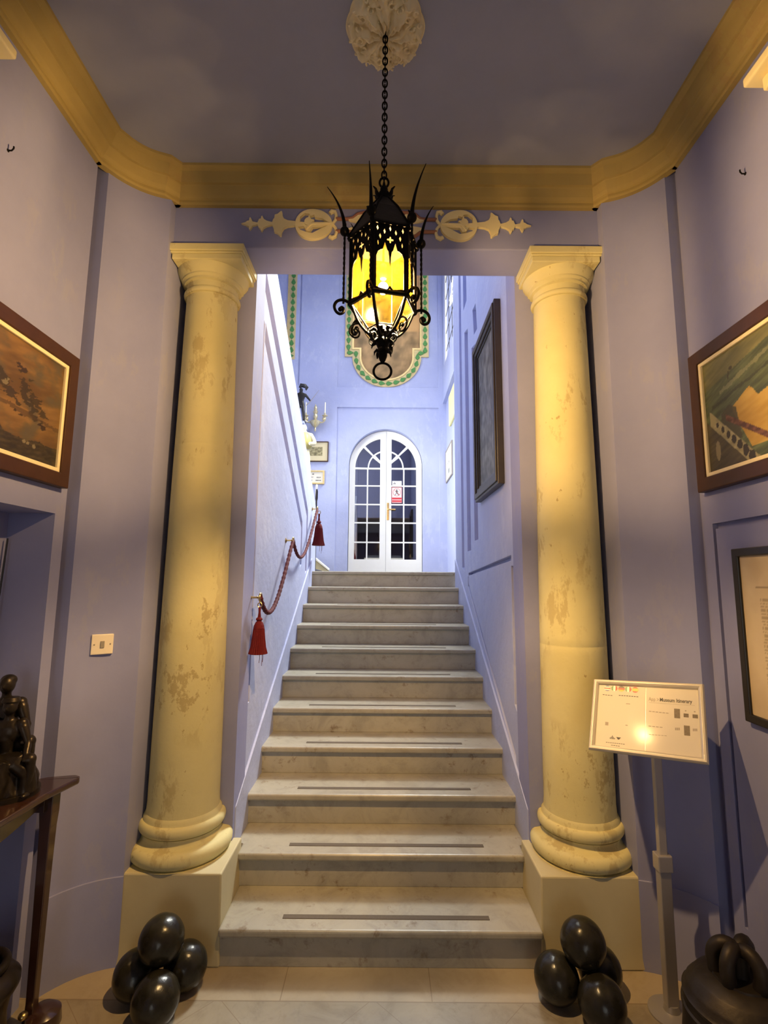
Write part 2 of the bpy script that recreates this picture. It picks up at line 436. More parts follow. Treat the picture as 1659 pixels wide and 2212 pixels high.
# cornice running round under the ceiling
prof = [(-.01,3.525),(.022,3.525),(.026,3.535),(.026,3.548),(.034,3.552),(.045,3.566),(.062,3.600),(.066,3.604),(.078,3.606),(.084,3.622),(.096,3.655),(.118,3.668),(.120,3.682),(-.01,3.682)]
def cpath(sx): 
    c = corner(sx); return [(sx*1.36,-2.5),(sx*1.36,2.115)]+[(q[0]+.0*sx,q[1]) for q in c[1:-1]]+[(sx*1.115,2.40)]
pl = cpath(-1); pr_ = cpath(1)
def cornice(name, path, label):
    bm = bmesh.new(); sweep(bm, mitre(path, 1), prof); o = struct(name, bm, m_ochre); return o
cornice('trim_1', [(-1.36,-6.0),(-1.36,2.13)], '')
c = corner(-1); cornice('trim_2', [(-1.36,2.12)]+c[1:8]+[(-1.085,2.40)], '')
cornice('trim_3', [(-1.10,2.40),(1.10,2.40)], '')
c = list(reversed(corner(1))); cornice('trim_4', [(1.085,2.40)]+c[1:8]+[(1.36,2.12)], '')
cornice('trim_5', [(1.36,2.13),(1.36,-6.0)], '')
for o in [COL.objects['trim_%d'%i] for i in range(1,6)]: pass

# ------------------------------------------------------------------ stair well and upper hall shell
def Lw(u, v, t): return (-.73-t, u, v)
def Rw(u, v, t): return (.73+t, u, v)
def band(p, q, w, ext=0):   # long stripe polygon between two (Y,Z) points
    p, q = Vector(p), Vector(q); d = (q-p).normalized(); n = Vector((-d.y,d.x))*w/2
    return [tuple(p-n-d*ext), tuple(q-n+d*ext), tuple(q+n+d*ext), tuple(p+n-d*ext)]
rake = lambda y: 3.645-(y-3.16)*.5735
outer = [(2.82,.0),(5.41,0),(5.41,2.30),(5.30,rake(5.30)),(3.16,3.645),(2.82,3.87)]
holesL = [
  [(2.852,.94),(2.876,.94),(2.876,3.04),(2.862,3.10),(2.852,3.10)][::-1],
]
holesL = []
gw = .085
holesL.append([(2.895,3.03),(4.44,2.065),(4.44,1.71),(4.495,1.74),(4.495,2.115),(2.895,3.15)])       # inner rake + return groove
holesL.append([(2.845,.94),(2.875,.94),(2.875,3.13),(2.845,3.15)])                            # upright groove
holesL.append([(2.845,3.34),(4.735,2.205),(4.735,1.66),(4.80,1.69),(4.80,2.265),(2.845,3.475)])     # outer groove
bm = bmesh.new(); slab(bm, outer, holesL, Lw, 0, .036)
slab(bm, outer, [], Lw, .036, .17)
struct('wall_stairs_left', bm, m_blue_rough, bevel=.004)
outer = [(2.82,0),(5.11,0),(5.11,7.2),(2.82,7.2)]
holesR = [
  [(4.58,1.69),(4.71,1.73),(4.71,6.2),(4.58,6.2)],
  [(4.22,1.86),(4.40,1.86),(4.40,3.88),(4.22,3.83)],
  [(3.89,1.925),(4.05,1.925),(4.05,3.56),(3.89,3.52)],
  [(3.79,3.60),(3.93,3.62),(3.97,3.86),(3.83,3.84)],
  [(4.26,4.12),(4.44,4.12),(4.44,6.0),(4.26,6.0)],
  [(2.900,1.722),(4.37,1.650),(4.37,1.672),(2.900,1.752)],
  [(2.860,.905),(2.905,.93),(2.905,1.69),(2.860,1.69)],
  [(2.905,.62),(4.40,1.56),(4.40,1.648),(4.37,1.642),(4.37,1.59),(2.905,.665)],
]
bm = bmesh.new(); slab(bm, outer, holesR, Rw, 0, .036); slab(bm, outer, [], Rw, .036, .225)
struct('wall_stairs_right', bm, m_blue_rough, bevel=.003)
# skirtings that climb with the steps
for side, sx, fx in (('stairs_left',-1,Lw),('stairs_right',1,Rw)):
    bm = bmesh.new(); k = .154/.283
    zz = lambda y: .154+(y-2.319)*k
    slab(bm, [(2.66,zz(2.66)-.25),(5.11,zz(5.11)-.25),(5.11,zz(5.11)+.15),(2.66,zz(2.66)+.15)], [], fx, -.012, .001)
    struct('baseboard_'+side, bm, m_blue_rough, bevel=.006)
# landing floor and hall walls
Z0 = 1.694; YB = 8.0
struct('floor_landing', B(-2.6,1.6,5.42,8.2,Z0-.12,Z0), m_marble)
bm = bmesh.new()
def Bk(u, v, t): return (u, YB+t, v)
def arch(cx, r, zs, z0, n=28): return [(cx-r,z0)]+[(cx+r*cos(a), zs+r*sin(a)) for a in [pi-pi*i/n for i in range(n+1)]]+[(cx+r,z0)]
CX_ = .022; SPR = 3.47
doorhole = arch(CX_, .60, SPR, Z0)
panel = [(-.775,Z0+.0),(-.785,4.43),(.885,4.43),(.885,Z0+.0)]
upanel = [(-.79,4.78),(.885,4.78),(.885,7.0),(-.79,7.0)]
front_outer = [(-2.6,Z0-.1),(-.775,Z0-.1)]+[(-.775,Z0-.05)]+[(-.785,4.43),(.885,4.43),(.885,Z0-.1),(1.6,Z0-.1),(1.6,7.2),(-2.6,7.2)]
slab(bm, front_outer, [upanel, [(-1.45,4.8),(-1.425,4.8),(-1.425,7.0),(-1.45,7.0)]], Bk, 0, .022)
slab(bm, [(-2.6,Z0-.1)]+[(CX_-.6,Z0-.1)]+doorhole+[(CX_+.6,Z0-.1)]+[(1.6,Z0-.1),(1.6,7.2),(-2.6,7.2)], [], Bk, .022, .22)
struct('wall_hall_back', bm, m_blue_rough, bevel=.004)
bm = bmesh.new()
def Hr(u, v, t): return (.955+t, u, v)
slab(bm, [(5.11,4.50),(8.0,4.50),(8.0,7.2),(5.11,7.2)], [[(5.4,5.06),(7.80,5.06),(7.80,6.9),(5.4,6.9)]], Hr, 0, .055)
slab(bm, [(5.11,1.5),(8.0,1.5),(8.0,4.52),(5.11,4.52)], [], Hr, .055, .30)
struct('wall_hall_right', bm, m_blue_rough)
bm = bmesh.new(); box(bm, -2.8,-2.6,2.6,8.3,0,7.2); struct('wall_hall_left', bm, m_blue_rough)
struct('ceiling_hall', B(-2.8,1.8,2.4,8.3,7.0,7.2), m_ceil)
# glazed window high on the right wall of the hall
w = bpy.data.objects.new('window_1', None); w.location = (1.15,6.66,5.06); COL.objects.link(w); w['kind'] = 'structure'
bm = bmesh.new(); box(bm, .995,.998,5.4,7.80,5.06,6.9); obj('glass', bm, m_winpane, w)
bm = bmesh.new()
for i in range(6): y = 5.6+i*.36; box(bm, .985,.993,y-.003,y+.003,5.06,6.9)
for i in range(6): z = 5.30+i*.3; box(bm, .985,.993,5.4,7.80,z-.003,z+.003)
obj('leading', bm, m_black, w)
bm = bmesh.new()
slab(bm, [(5.4,5.06),(7.80,5.06),(7.80,6.9),(5.4,6.9)], [[(5.44,5.10),(7.76,5.10),(7.76,6.86),(5.44,6.86)]], lambda u,v,t:(.975+t,u,v), 0, .03)
obj('frame', bm, m_white, w)

# ------------------------------------------------------------------ staircase
st = thing('staircase', 'straight flight of veined grey marble steps climbing between blue walls to the landing', 'staircase', (0,2.35,0))
NS = 11
for k in range(1, NS+1):
    z = .154*k; yn = 2.319+.283*(k-1); hw = .668 if k <= 2 else .731
    yb = yn+.283+.045 if k < NS else 5.43
    hx = hw
    bm = bmesh.new()
    if k == 1: box(bm, -.680,.680,yn,yb,z-.034,z)
    elif k == 2: slab(bm, [(-.688,yn),(.688,yn),(.688,2.70),(.720,2.70),(.720,yb),(-.720,yb),(-.720,2.70),(-.688,2.70)], [], lambda u,v,q: (u,v,q), z-.034, z)
    elif k == NS: box(bm, -.729,.729,yn,yb,z-.034,z)
    else: box(bm, -.729,.729,yn,yb,z-.034,z)
    tr = obj('tread', bm, m_marble, st, bevel=.011, seg=3)
    bm = bmesh.new(); hx = .672 if k <= 2 else .729
    if k <= 2: box(bm, -.688,.688,yn+.026,yn+.30,z-.154,z-.034)
    else: box(bm, -.729,.729,yn+.026,yn+.30,z-.154,z-.034)
    obj('riser', bm, m_riser, st, bevel=.002)
    if k <= 9:
        h = [0,.447,.478,.478,.476,.492,.492,.49,.45,.42][k] if k < 10 else .4
        c0 = [0,.023,.025,.013,.012,.0,.002,.008,.0,.0][k]
        bm = bmesh.new(); ys = yn+.074
        box(bm, c0-h, c0+h, ys, ys+.026, z, z+.0022)
        sp = obj('anti_slip_strip', bm, m_strip, None); sp.location = -Vector(st.location); sp.parent = tr
        sp['label'] = 'brown anti-slip strip'

# ------------------------------------------------------------------ columns and pedestals
def column(sx, label, plabel):
    p = thing('column_pedestal', plabel, 'pedestal', (sx*.905,2.5,0), 'pedestals under the columns')
    bm = bmesh.new()
    x0, x1 = (.672,1.149); 
    vsq = [((x0,2.335),(x1,2.335),(x1,2.66),(x0,2.66),0), ((x0+.012,2.350),(1.11,2.350),(1.11,2.665),(x0+.012,2.665),.352)]
    r_ = []
    for a,b,c_,d,z in vsq: r_.append([bm.verts.new((q[0]*sx,q[1],z)) for q in (a,b,c_,d)])
    for j in range(4): bm.faces.new((r_[0][j],r_[0][(j+1)%4],r_[1][(j+1)%4],r_[1][j]))
    bm.faces.new(r_[0]); bm.faces.new(r_[1])
    obj('block', bm, m_ped, p, bevel=.007)
    cx, cy = sx*.940, 2.565
    t = thing('column', label, 'column', (cx,cy,.352), 'round columns flanking the stairs')
    bm = bmesh.new()
    pf = [(.02,.352),(.214,.352),(.214,.362)]
    pf += [(.190+.024*cos(a), .392+.030*sin(a)) for a in [(-.45+i*.125)*pi/1.0*1 for i in range(0,8)]]
    pf = [(.02,.352),(.222,.352)]+[(.200+.030*cos(a), .389+.036*sin(a)) for a in [radians(q) for q in range(-80,91,17)]]
    pf += [(.184,.428),(.176,.436),(.172,.447),(.176,.458),(.184,.462)]
    pf += [(.176+.018*cos(a), .488+.026*sin(a)) for a in [radians(q) for q in range(-80,91,17)]]
    pf += [(.174,.517),(.174,.526),(.163,.541)]
    lathe(bm, pf+[(.02,.541)], (cx,cy,0), 64); obj('base', bm, m_cream, t, smooth=True)
    bm = bmesh.new(); sh = [(.02,.538),(.1640,.538),(.161,.58)]
    for i in range(1,34):
        q = i/33; z = .58+q*(3.085-.58); r = .161-.030*q**1.35
        sh.append((r+.0008*noise.noise(Vector((q*9,sx,0))), z))
        zj = 2.27 if sx < 0 else 1.30
        if abs(z-zj) < .038 and z <= zj: sh += [(r,zj-.003),(r-.0008,zj),(r,zj+.003)]
    lathe(bm, sh+[(.02,3.085)], (cx,cy,0), 64); obj('shaft', bm, m_cream, t, smooth=True)
    bm = bmesh.new()
    cp_ = [(.02,3.080),(.140,3.080)]+[(.132+.014*cos(a), 3.097+.016*sin(a)) for a in [radians(q) for q in range(-80,91,17)]]
    cp_ += [(.133,3.116),(.134,3.145),(.148,3.150),(.148,3.160),(.160,3.168),(.160,3.176),(.172,3.188),(.182,3.204),(.186,3.222),(.02,3.223)]
    lathe(bm, cp_, (cx,cy,0), 64); obj('capital', bm, m_cream, t, smooth=True)
    bm = bmesh.new(); x0, x1 = .732, 1.108
    if sx < 0: x0, x1 = .725, 1.108
    for q, (za, zb) in ((.0,(3.262,3.300)),(.007,(3.252,3.262)),(.014,(3.222,3.252))):
        box(bm, sx*(x0+q), sx*(x1-q), 2.362+q, 2.66, za, zb)
    obj('abacus', bm, m_cream, t, bevel=.004)
column(-1, 'yellow cream round column with flaking paint, left of the stairs beside the light switch', 'pale block pedestal at the foot of the left column, behind the glossier stone balls')
column(1, 'yellow cream round column right of the stairs, behind the framed sign stand', 'pale block pedestal at the foot of the right column, beside the sign stand')

# ------------------------------------------------------------------ plaster scroll ornament over the opening
def leafpoly(k):   # outline pieces in zoom pixels, origin at left tip, x right, y up
    return k
OX, OZ, SC = -.752, 3.430, .495/205.0/7.21*1.0
def orn(side, label):
    t = thing('plaster_scroll', label, 'wall ornament', (side*.50,2.40,3.43), 'plaster scrolls over the opening')
    def P(zx, zy): return ((OX + (zx-75)*.495/1485)*(-side) , OZ - (zy-335)*.495/1485)
    def plate(bm, pts, d, holes=()):
        slab(bm, [P(*q) for q in pts], [[P(*q) for q in h] for h in holes], lambda u,v,tt: (u,2.40-tt,v), 0, d)
    def mir(top): return top + [(x, 670-y) for x, y in reversed(top)]
    bm = bmesh.new()
    plate(bm, mir([(75,335),(140,315),(170,290),(195,285),(200,240),(215,228),(235,262),(250,300),(300,312),(335,320)]), .012)
    plate(bm, mir([(330,318),(345,285),(350,262),(378,255),(385,215),(402,205),(425,260),(470,290),(540,310),(600,318)]), .014)
    plate(bm, mir([(560,312),(575,265),(590,250),(595,190),(640,175),(690,128),(705,132),(712,200),(740,255),(800,285),(920,300),(1060,315)]), .016)
    obj('palmette_leaves', bm, m_orn, t, bevel=.004)
    bm = bmesh.new()
    ell = [(1180+(265+0*0)*cos(a)*(1.0 if cos(a)<0 else 1.18), 348-255*sin(a)) for a in [2*pi*i/40 for i in range(40)]]
    hole1 = [(985,330),(990,230),(1060,165),(1130,175),(1150,215),(1210,190),(1220,235),(1330,250),(1440,320)]
    hole2 = [(940,375),(1010,385),(1090,380),(1110,430),(1160,440),(1200,395),(1330,400),(1440,370),(1330,440),(1190,480),(1130,455),(1080,470),(1010,465),(965,420)]
    hole2 = [(960,400),(1050,388),(1095,460),(1150,470),(1190,400),(1330,392),(1420,374),(1320,425),(1190,500),(1080,480),(1000,450)]
    plate(bm, ell, .018, [hole1[::-1], hole2])
    obj('acanthus_roundel', bm, m_orn, t, bevel=.003)
    bm = bmesh.new(); plate(bm, [(1060,300),(1085,260),(1120,250),(1130,195),(1150,230),(1165,280),(1220,290),(1180,330),(1440,325),(1480,340),(1440,360),(1190,370),(1160,385),(1110,450),(1085,445),(1110,380),(1065,360)], .026)
    obj('flower_bud', bm, m_orn, t, bevel=.004)
    bm = bmesh.new()
    q = [P(1450,150),P(1480,115),P(1530,120),P(1550,180),P(1540,260),P(1500,320),P(1440,380)]
    q2 = [P(1450,540),P(1490,565),P(1540,540),P(1560,470),P(1545,400),P(1500,340),P(1430,280)]
    for qq in (q,q2): tube(bm, [(u,2.392,v) for u,v in qq], [.010,.012,.010,.008,.008,.008,.006], 8)
    obj('volute', bm, m_orn, t, smooth=True)
orn(1, 'cream plaster leaf scroll on the lintel, left of the lantern')
orn(-1, 'cream plaster leaf scroll on the lintel, right of the lantern')
t = thing('plaster_cartouche', 'brown and cream plaster cartouche on the lintel behind the lantern roof', 'wall ornament', (0,2.40,3.43))
bm = bmesh.new()
for s in (-1,1):
    for zc, up in ((3.462,1),(3.392,-1)):
        pts = [(s*.262,2.392,zc),(s*.20,2.392,zc),(s*.175,2.392,zc+.004*up),(s*.15,2.39,zc+.026*up),(s*.11,2.388,zc+.034*up),(s*.06,2.386,zc+.036*up),(0,2.386,zc+.036*up)]
        tube(bm, pts, .009, 8)
obj('brown_band', bm, m_ornbrown, t, smooth=True)
bm = bmesh.new()
for s in (-1,1):
    for up in (1,-1):
        c0 = (s*.13, 3.43+up*.036)
        pl_ = [(c0[0]+s*(.06*cos(a))*(1-.25*sin(3*a)), c0[1]+up*(.026*sin(a))) for a in [2*pi*i/18 for i in range(18)]]
        slab(bm, pl_, [], lambda u,v,tt: (u,2.40-tt,v), 0, .014)
slab(bm, [(.075*cos(a)*(1+.12*cos(8*a)), 3.43+.055*sin(a)*(1+.12*cos(8*a))) for a in [2*pi*i/48 for i in range(48)]], [], lambda u,v,tt: (u,2.40-tt,v), 0, .022)
obj('leaf_scrolls', bm, m_orn, t, bevel=.004)

# ------------------------------------------------------------------ ceiling rose
t = thing('ceiling_rose', 'cream plaster acanthus ceiling rose around the lantern chain', 'ceiling rose', (-.009,1.648,3.68))
bm = bmesh.new(); n1, n2 = 160, 40; rings = []
for i in range(n2+1):
    q = i/n2; ring = []
    for j in range(n1):
        a = 2*pi*j/n1
        lob = abs(cos(4*a)); R0 = .150*(1-.045*(1-lob))
        r = R0*q
        h = .006+.030*(1-q)**.8
        h += .010*sin(q*pi*1.0)*(.4+.6*cos(8*a)) + .007*cos(16*a+q*9)*q*(1-q)*3 + (.014*exp(-((q-.88)/.08)**2)*(.5+.5*cos(8*a))) + .006*exp(-((q-.42)/.06)**2)
        h += .011*noise.noise(Vector((r*cos(a)*42, r*sin(a)*42, 3.1)))*q + .006*noise.noise(Vector((r*cos(a)*95, r*sin(a)*95, 8.1)))
        if q > .97: h = .002
        ring.append(bm.verts.new((-.009+r*cos(a), 1.648+r*sin(a), 3.68-(h if q > .97 else h*1.5))))
    rings.append(ring)
for a_, b_ in zip(rings, rings[1:]):
    for j in range(n1): bm.faces.new((a_[j],a_[(j+1)%n1],b_[(j+1)%n1],b_[j]))
bmesh.ops.remove_doubles(bm, verts=bm.verts[:], dist=1e-5)
obj('acanthus_disc', bm, m_rose, t, smooth=True)
bm = bmesh.new()
for k in range(8):
    a = 2*pi*k/8+pi/8
    for q, (rr, sz) in enumerate(((.055,.010),(.098,.014),(.130,.010))):
        for sgn in (-1,1):
            pts = []
            for i in range(10):
                w_ = i/9*1.5*pi; rad_ = sz*(1-.55*i/9); aa = a+sgn*.16
                pts.append((-.009+rr*cos(aa)+rad_*cos(aa+sgn*w_), 1.648+rr*sin(aa)+rad_*sin(aa+sgn*w_), 3.640+.006*q))
            tube(bm, pts, [.0045*(1-.4*i/9) for i in range(10)], 6)
obj('leaf_curls', bm, m_rose, t, smooth=True)

# ------------------------------------------------------------------ hanging lantern
LX, LY = -.009, 1.63
TH = [radians(-17+60*k) for k in range(6)]
def hp(r, th, z): return (LX+r*sin(th), LY-r*cos(th), z)
lan = thing('hanging_lantern', 'black wrought-iron hexagonal gothic lantern with amber glass, hanging on a chain', 'lantern', (LX,LY,3.68))
RB, ZR, ZT = .1135, 2.535, 2.775
# chain
bm = bmesh.new(); z = 3.665; k = 0
while z > 3.03:
    L_ = .026; pts = []
    for i in range(14):
        a = 2*pi*i/14; x = .0085*cos(a); zz = .0165*sin(a)
        pts.append((LX+(x if k%2==0 else 0)+.0, LY+(0 if k%2==0 else x), z-.012+zz))
    tube(bm, pts, .0030, 6, closed=True); z -= .0235; k += 1
obj('chain', bm, m_iron, lan, smooth=True)
bm = bmesh.new(); tube(bm, [(LX,LY,3.68),(LX,LY,3.665),(LX+.008,LY,3.655),(LX,LY,3.645)], .004, 8); ball(bm, (LX,LY,3.672), .012, 12)
obj('ceiling_hook', bm, m_iron, lan, smooth=True)
# crown
bm = bmesh.new(); ball(bm, (LX,LY,2.955), .022, 16, (1,1,1.3)); ball(bm, (LX,LY,2.985), .014, 12)
tube(bm, [(LX+.016*cos(a), LY, 3.012+.020*sin(a)) for a in [2*pi*i/18 for i in range(18)]], .004, 8, closed=True)
for k in range(6):
    a = TH[k]+.3; pts = []
    for i in range(9):
        q = i/8; pts.append(hp(.018+.028*q+.004*sin(q*6), a, 2.948+.012*sin(q*3)+.030*q*q))
    tube(bm, pts, [.009,.010,.010,.009,.008,.007,.005,.004,.002], 6, flat=.4)
obj('crown_finial', bm, m_iron, lan, smooth=True)
# roof
bm = bmesh.new(); rr = [(.124,2.772),(.121,2.786),(.070,2.878),(.020,2.945)]
rg = [[bm.verts.new(hp(r, a, z)) for a in TH] for r, z in rr]
for a_, b_ in zip(rg, rg[1:]):
    for j in range(6): bm.faces.new((a_[j],a_[(j+1)%6],b_[(j+1)%6],b_[j]))
bm.faces.new(rg[0]); bm.faces.new(rg[-1])
obj('roof', bm, m_ironroof, lan, bevel=.002)
bm = bmesh.new()
for a in TH: tube(bm, [hp(r+.001,a,z) for r, z in rr], .0035, 6)
for z, r in ((2.772,.125),): tube(bm, [hp(r,a,z) for a in TH], .005, 6, closed=True)
obj('roof_ribs', bm, m_iron, lan, smooth=True)
# glass panes, tracery, posts
def face_map(k, r0_=RB, inset=0):
    A = Vector(hp(r0_, TH[k], 0)); Bp = Vector(hp(r0_, TH[(k+1)%6], 0)); U = (Bp-A); L_ = U.length; U.normalize(); nrm = Vector((U.y,-U.x,0))
    mid = (A+Bp)/2-Vector((LX,LY,0)); 
    if nrm.dot(mid) < 0: nrm = -nrm
    return lambda u, v, t: tuple(A+U*(u*L_)+Vector((0,0,v))+nrm*(t+inset)), L_
for k in range(6):
    fm, L_ = face_map(k, RB-.004)
    bm = bmesh.new(); slab(bm, [(.03,ZR),(.97,ZR),(.97,ZT),(.03,ZT)], [], fm, -.0015, 0)
    obj('amber_pane', bm, m_amber, lan)
    fm, L_ = face_map(k, RB)
    bm = bmesh.new(); H_ = ZT-ZR
    def V_(q): return ZR+q*H_
    # arcade of two pointed, cusped openings under a pierced head
    def light(u0_, u1_):
        um = (u0_+u1_)/2; w_ = (u1_-u0_)/2
        return [(u0_,V_(.055)),(um-.3*w_,V_(.02)),(um+.3*w_,V_(.02)),(u1_,V_(.055)),(u1_,V_(.50)),(um+.95*w_,V_(.56)),(um+.6*w_,V_(.60)),(um+.42*w_,V_(.61)),(um+.30*w_,V_(.67)),(um,V_(.72)),(um-.30*w_,V_(.67)),(um-.42*w_,V_(.61)),(um-.6*w_,V_(.60)),(um-.95*w_,V_(.56)),(u0_,V_(.50))]
    def quatre(u, v, s_):
        return [(u+s_*(1+.45*cos(4*a))*cos(a)/L_*.1*1.0, v+s_*(1+.45*cos(4*a))*sin(a)*.1) for a in [2*pi*i/24 for i in range(24)]]
    def slot(u, v, w2, h2): return [(u-w2,v),(u,v+h2),(u+w2,v),(u,v-h2)]
    low = [(.09,V_(.05)),(.50,V_(.02)),(.91,V_(.05)),(.91,V_(.50)),(.86,V_(.57)),(.78,V_(.60)),(.72,V_(.61)),(.68,V_(.68)),(.66,V_(.72)),(.63,V_(.68)),(.59,V_(.61)),(.55,V_(.585)),(.525,V_(.50)),(.515,V_(.42)),(.50,V_(.36)),
           (.485,V_(.42)),(.475,V_(.50)),(.45,V_(.585)),(.41,V_(.61)),(.37,V_(.68)),(.34,V_(.72)),(.32,V_(.68)),(.28,V_(.61)),(.22,V_(.60)),(.14,V_(.57)),(.09,V_(.50))]
    holes = [low, quatre(.5, V_(.76), .085)]
    for u, v in ((.20,.80),(.80,.80),(.33,.88),(.67,.88),(.12,.92),(.88,.92),(.5,.93)): holes.append(slot(u, V_(v), .035, .010))
    for u, v in ((.14,.70),(.86,.70)): holes.append(slot(u, V_(v), .022, .010))
    slab(bm, [(0,ZR-.004),(1,ZR-.004),(1,ZT),(0,ZT)], holes, fm, 0, .003)
    obj('gothic_tracery', bm, m_iron, lan)
for k in range(6):
    a = TH[k]
    bm = bmesh.new(); tube(bm, [hp(RB+.001,a,ZR-.006), hp(RB+.001,a,ZT)], .0065, 8); obj('corner_post', bm, m_iron, lan, smooth=True)
    # outer twisted rod
    bm = bmesh.new(); tube(bm, [hp(.138,a,ZR-.004+i*(2.795-ZR)/40) for i in range(41)], .0042, 4, twist=.55); obj('twisted_rod', bm, m_iron, lan)
    bm = bmesh.new(); ball(bm, hp(.138,a,2.797), .0165, 16); tube(bm, [hp(.118,a,2.775), hp(.138,a,2.797)], .005, 6)
    # small leaves curling round the ball
    for s in (-1,1): tube(bm, [hp(.138,a+s*.05*q,2.795+.018*q-.004*q*q) for q in (0,.6,1.2,1.9,2.4)], [.004,.005,.005,.003,.002], 6)
    obj('ball_finial', bm, m_iron, lan, smooth=True)
    # long curved thorn
    bm = bmesh.new(); pts = []; rad = []
    for i in range(13):
        q = i/12; pts.append(hp(.138+.003*sin(q*pi)-.004*q+.068*q**2.2*(1 if k in (1,5) else .75 if k in (2,4) else .45), a, 2.80+.155*q)); rad.append(.0065*(1-q)+.0012)
    tube(bm, pts, rad, 8); obj('thorn_spike', bm, m_iron, lan, smooth=True)
    # bottom bracket scroll
    bm = bmesh.new(); pts = []
    sc_ = [(.014,2.418),(.036,2.426),(.062,2.443),(.084,2.470),(.098,2.500),(.108,2.524),(.122,2.538),(.142,2.543),(.160,2.535),(.168,2.518),(.163,2.500),(.150,2.492),(.138,2.498),(.136,2.510),(.143,2.516),(.149,2.511)]
    # smooth the outline
    def cat(P, n=5):
        out = []
        for i in range(len(P)-1):
            p0,p1,p2,p3 = [Vector(P[max(0,min(len(P)-1,i+d))]) for d in (-1,0,1,2)]
            for j in range(n):
                t_ = j/n; out.append(.5*((2*p1)+(-p0+p2)*t_+(2*p0-5*p1+4*p2-p3)*t_*t_+(-p0+3*p1-3*p2+p3)*t_**3))
        out.append(Vector(P[-1])); return out
    tube(bm, [hp(r,a,z) for r, z in cat(sc_)], .0052, 8)
    ball(bm, hp(.148,a,2.508), .008, 10)
    sc2 = [(.080,2.466),(.098,2.462),(.112,2.448),(.114,2.428),(.100,2.414),(.085,2.418),(.081,2.432),(.089,2.442),(.098,2.438)]
    if k % 2 == 1: tube(bm, [hp(r,a,z) for r, z in cat(sc2)], .0035, 6); ball(bm, hp(.095,a,2.434), .006, 8)
    obj('scroll_bracket', bm, m_iron, lan, smooth=True)
# rim
bm = bmesh.new()
for j in range(6): tube(bm, [hp(RB+.004,TH[j],ZR-.004), hp(RB+.004,TH[(j+1)%6],ZR-.004)], .0075, 6)
for j in range(6):
    am = (TH[j]+TH[(j+1)%6 if j<5 else 0]+(2*pi if j==5 else 0))/2
    tube(bm, [hp(RB*.87,am+.12,ZR), hp(RB*.87,am,ZR+.016), hp(RB*.87,am-.12,ZR)], .0045, 6)
obj('lower_rim', bm, m_iron, lan, smooth=True)
# lower tapered glass
rt, rb, zt, zb = .106, .052, ZR-.006, 2.452
for k in range(6):
    bm = bmesh.new(); q = [hp(rt,TH[k],zt),hp(rt,TH[(k+1)%6],zt),hp(rb,TH[(k+1)%6],zb),hp(rb,TH[k],zb)]
    bm.faces.new([bm.verts.new(p) for p in q]); 
    ex = bmesh.ops.solidify(bm, geom=bm.faces[:], thickness=.0015)
    obj('lower_pane', bm, m_amber2, lan)
bm = bmesh.new()
for k in range(6):
    tube(bm, [hp(rt,TH[k],zt), hp(rb,TH[k],zb)], .0028, 6); tube(bm, [hp(rb,TH[k],zb), hp(rb,TH[(k+1)%6],zb)], .0022, 6)
    # thin curved straps to the hub
    tube(bm, [hp(rb,TH[k],zb), hp(.05,TH[k],2.43), hp(.035,TH[k],2.412), hp(.02,TH[k],2.405)], .0025, 6)
obj('lower_cage', bm, m_iron, lan, smooth=True)
# hub with leaves and small volutes
bm = bmesh.new(); lathe(bm, [(.004,2.478),(.009,2.466),(.022,2.455),(.026,2.444),(.016,2.434),(.021,2.420),(.024,2.405),(.017,2.385),(.013,2.368),(.015,2.355),(.010,2.342),(.006,2.336)], (LX,LY,0), 20)
for lev, (zl, rl, ln) in enumerate(((2.448,.020,.026),(2.405,.018,.022),(2.372,.013,.016))):
    for k in range(6):
        a = TH[k]+.5*lev
        tube(bm, [hp(rl,a,zl),hp(rl+ln*.5,a,zl+.006),hp(rl+ln*.9,a,zl-.002),hp(rl+ln,a,zl-.014)], [.008,.010,.007,.002], 6, flat=.5)
obj('leaf_hub', bm, m_iron, lan, smooth=True)
bm = bmesh.new()
sv = [(.018,2.412),(.034,2.402),(.046,2.410),(.048,2.424),(.040,2.432),(.031,2.427),(.031,2.418),(.037,2.416)]
for k in range(6): tube(bm, [hp(r,TH[k]+.5,z) for r, z in cat(sv,4)], .0030, 6)
obj('small_volutes', bm, m_iron, lan, smooth=True)
bm = bmesh.new(); tube(bm, [(LX+.030*cos(a), LY+.002*sin(a), 2.304+.030*sin(a)) for a in [2*pi*i/36 for i in range(36)]], .0042, 8, closed=True)
obj('pull_ring', bm, m_iron, lan, smooth=True)
# lamp holder and bulb
bm = bmesh.new(); tube(bm, [(LX,LY,2.86),(LX,LY,2.665)], .004, 8); lathe(bm, [(.004,2.70),(.013,2.69),(.013,2.645),(.010,2.64)], (LX,LY,0), 16); obj('lamp_holder', bm, m_brass, lan, smooth=True)
bm = bmesh.new(); ball(bm, (LX,LY,2.606), .017, 20, (1,1,1.25)); bl = obj('bulb', bm, m_bulb, lan, smooth=True); bl['label'] = 'glowing warm bulb'

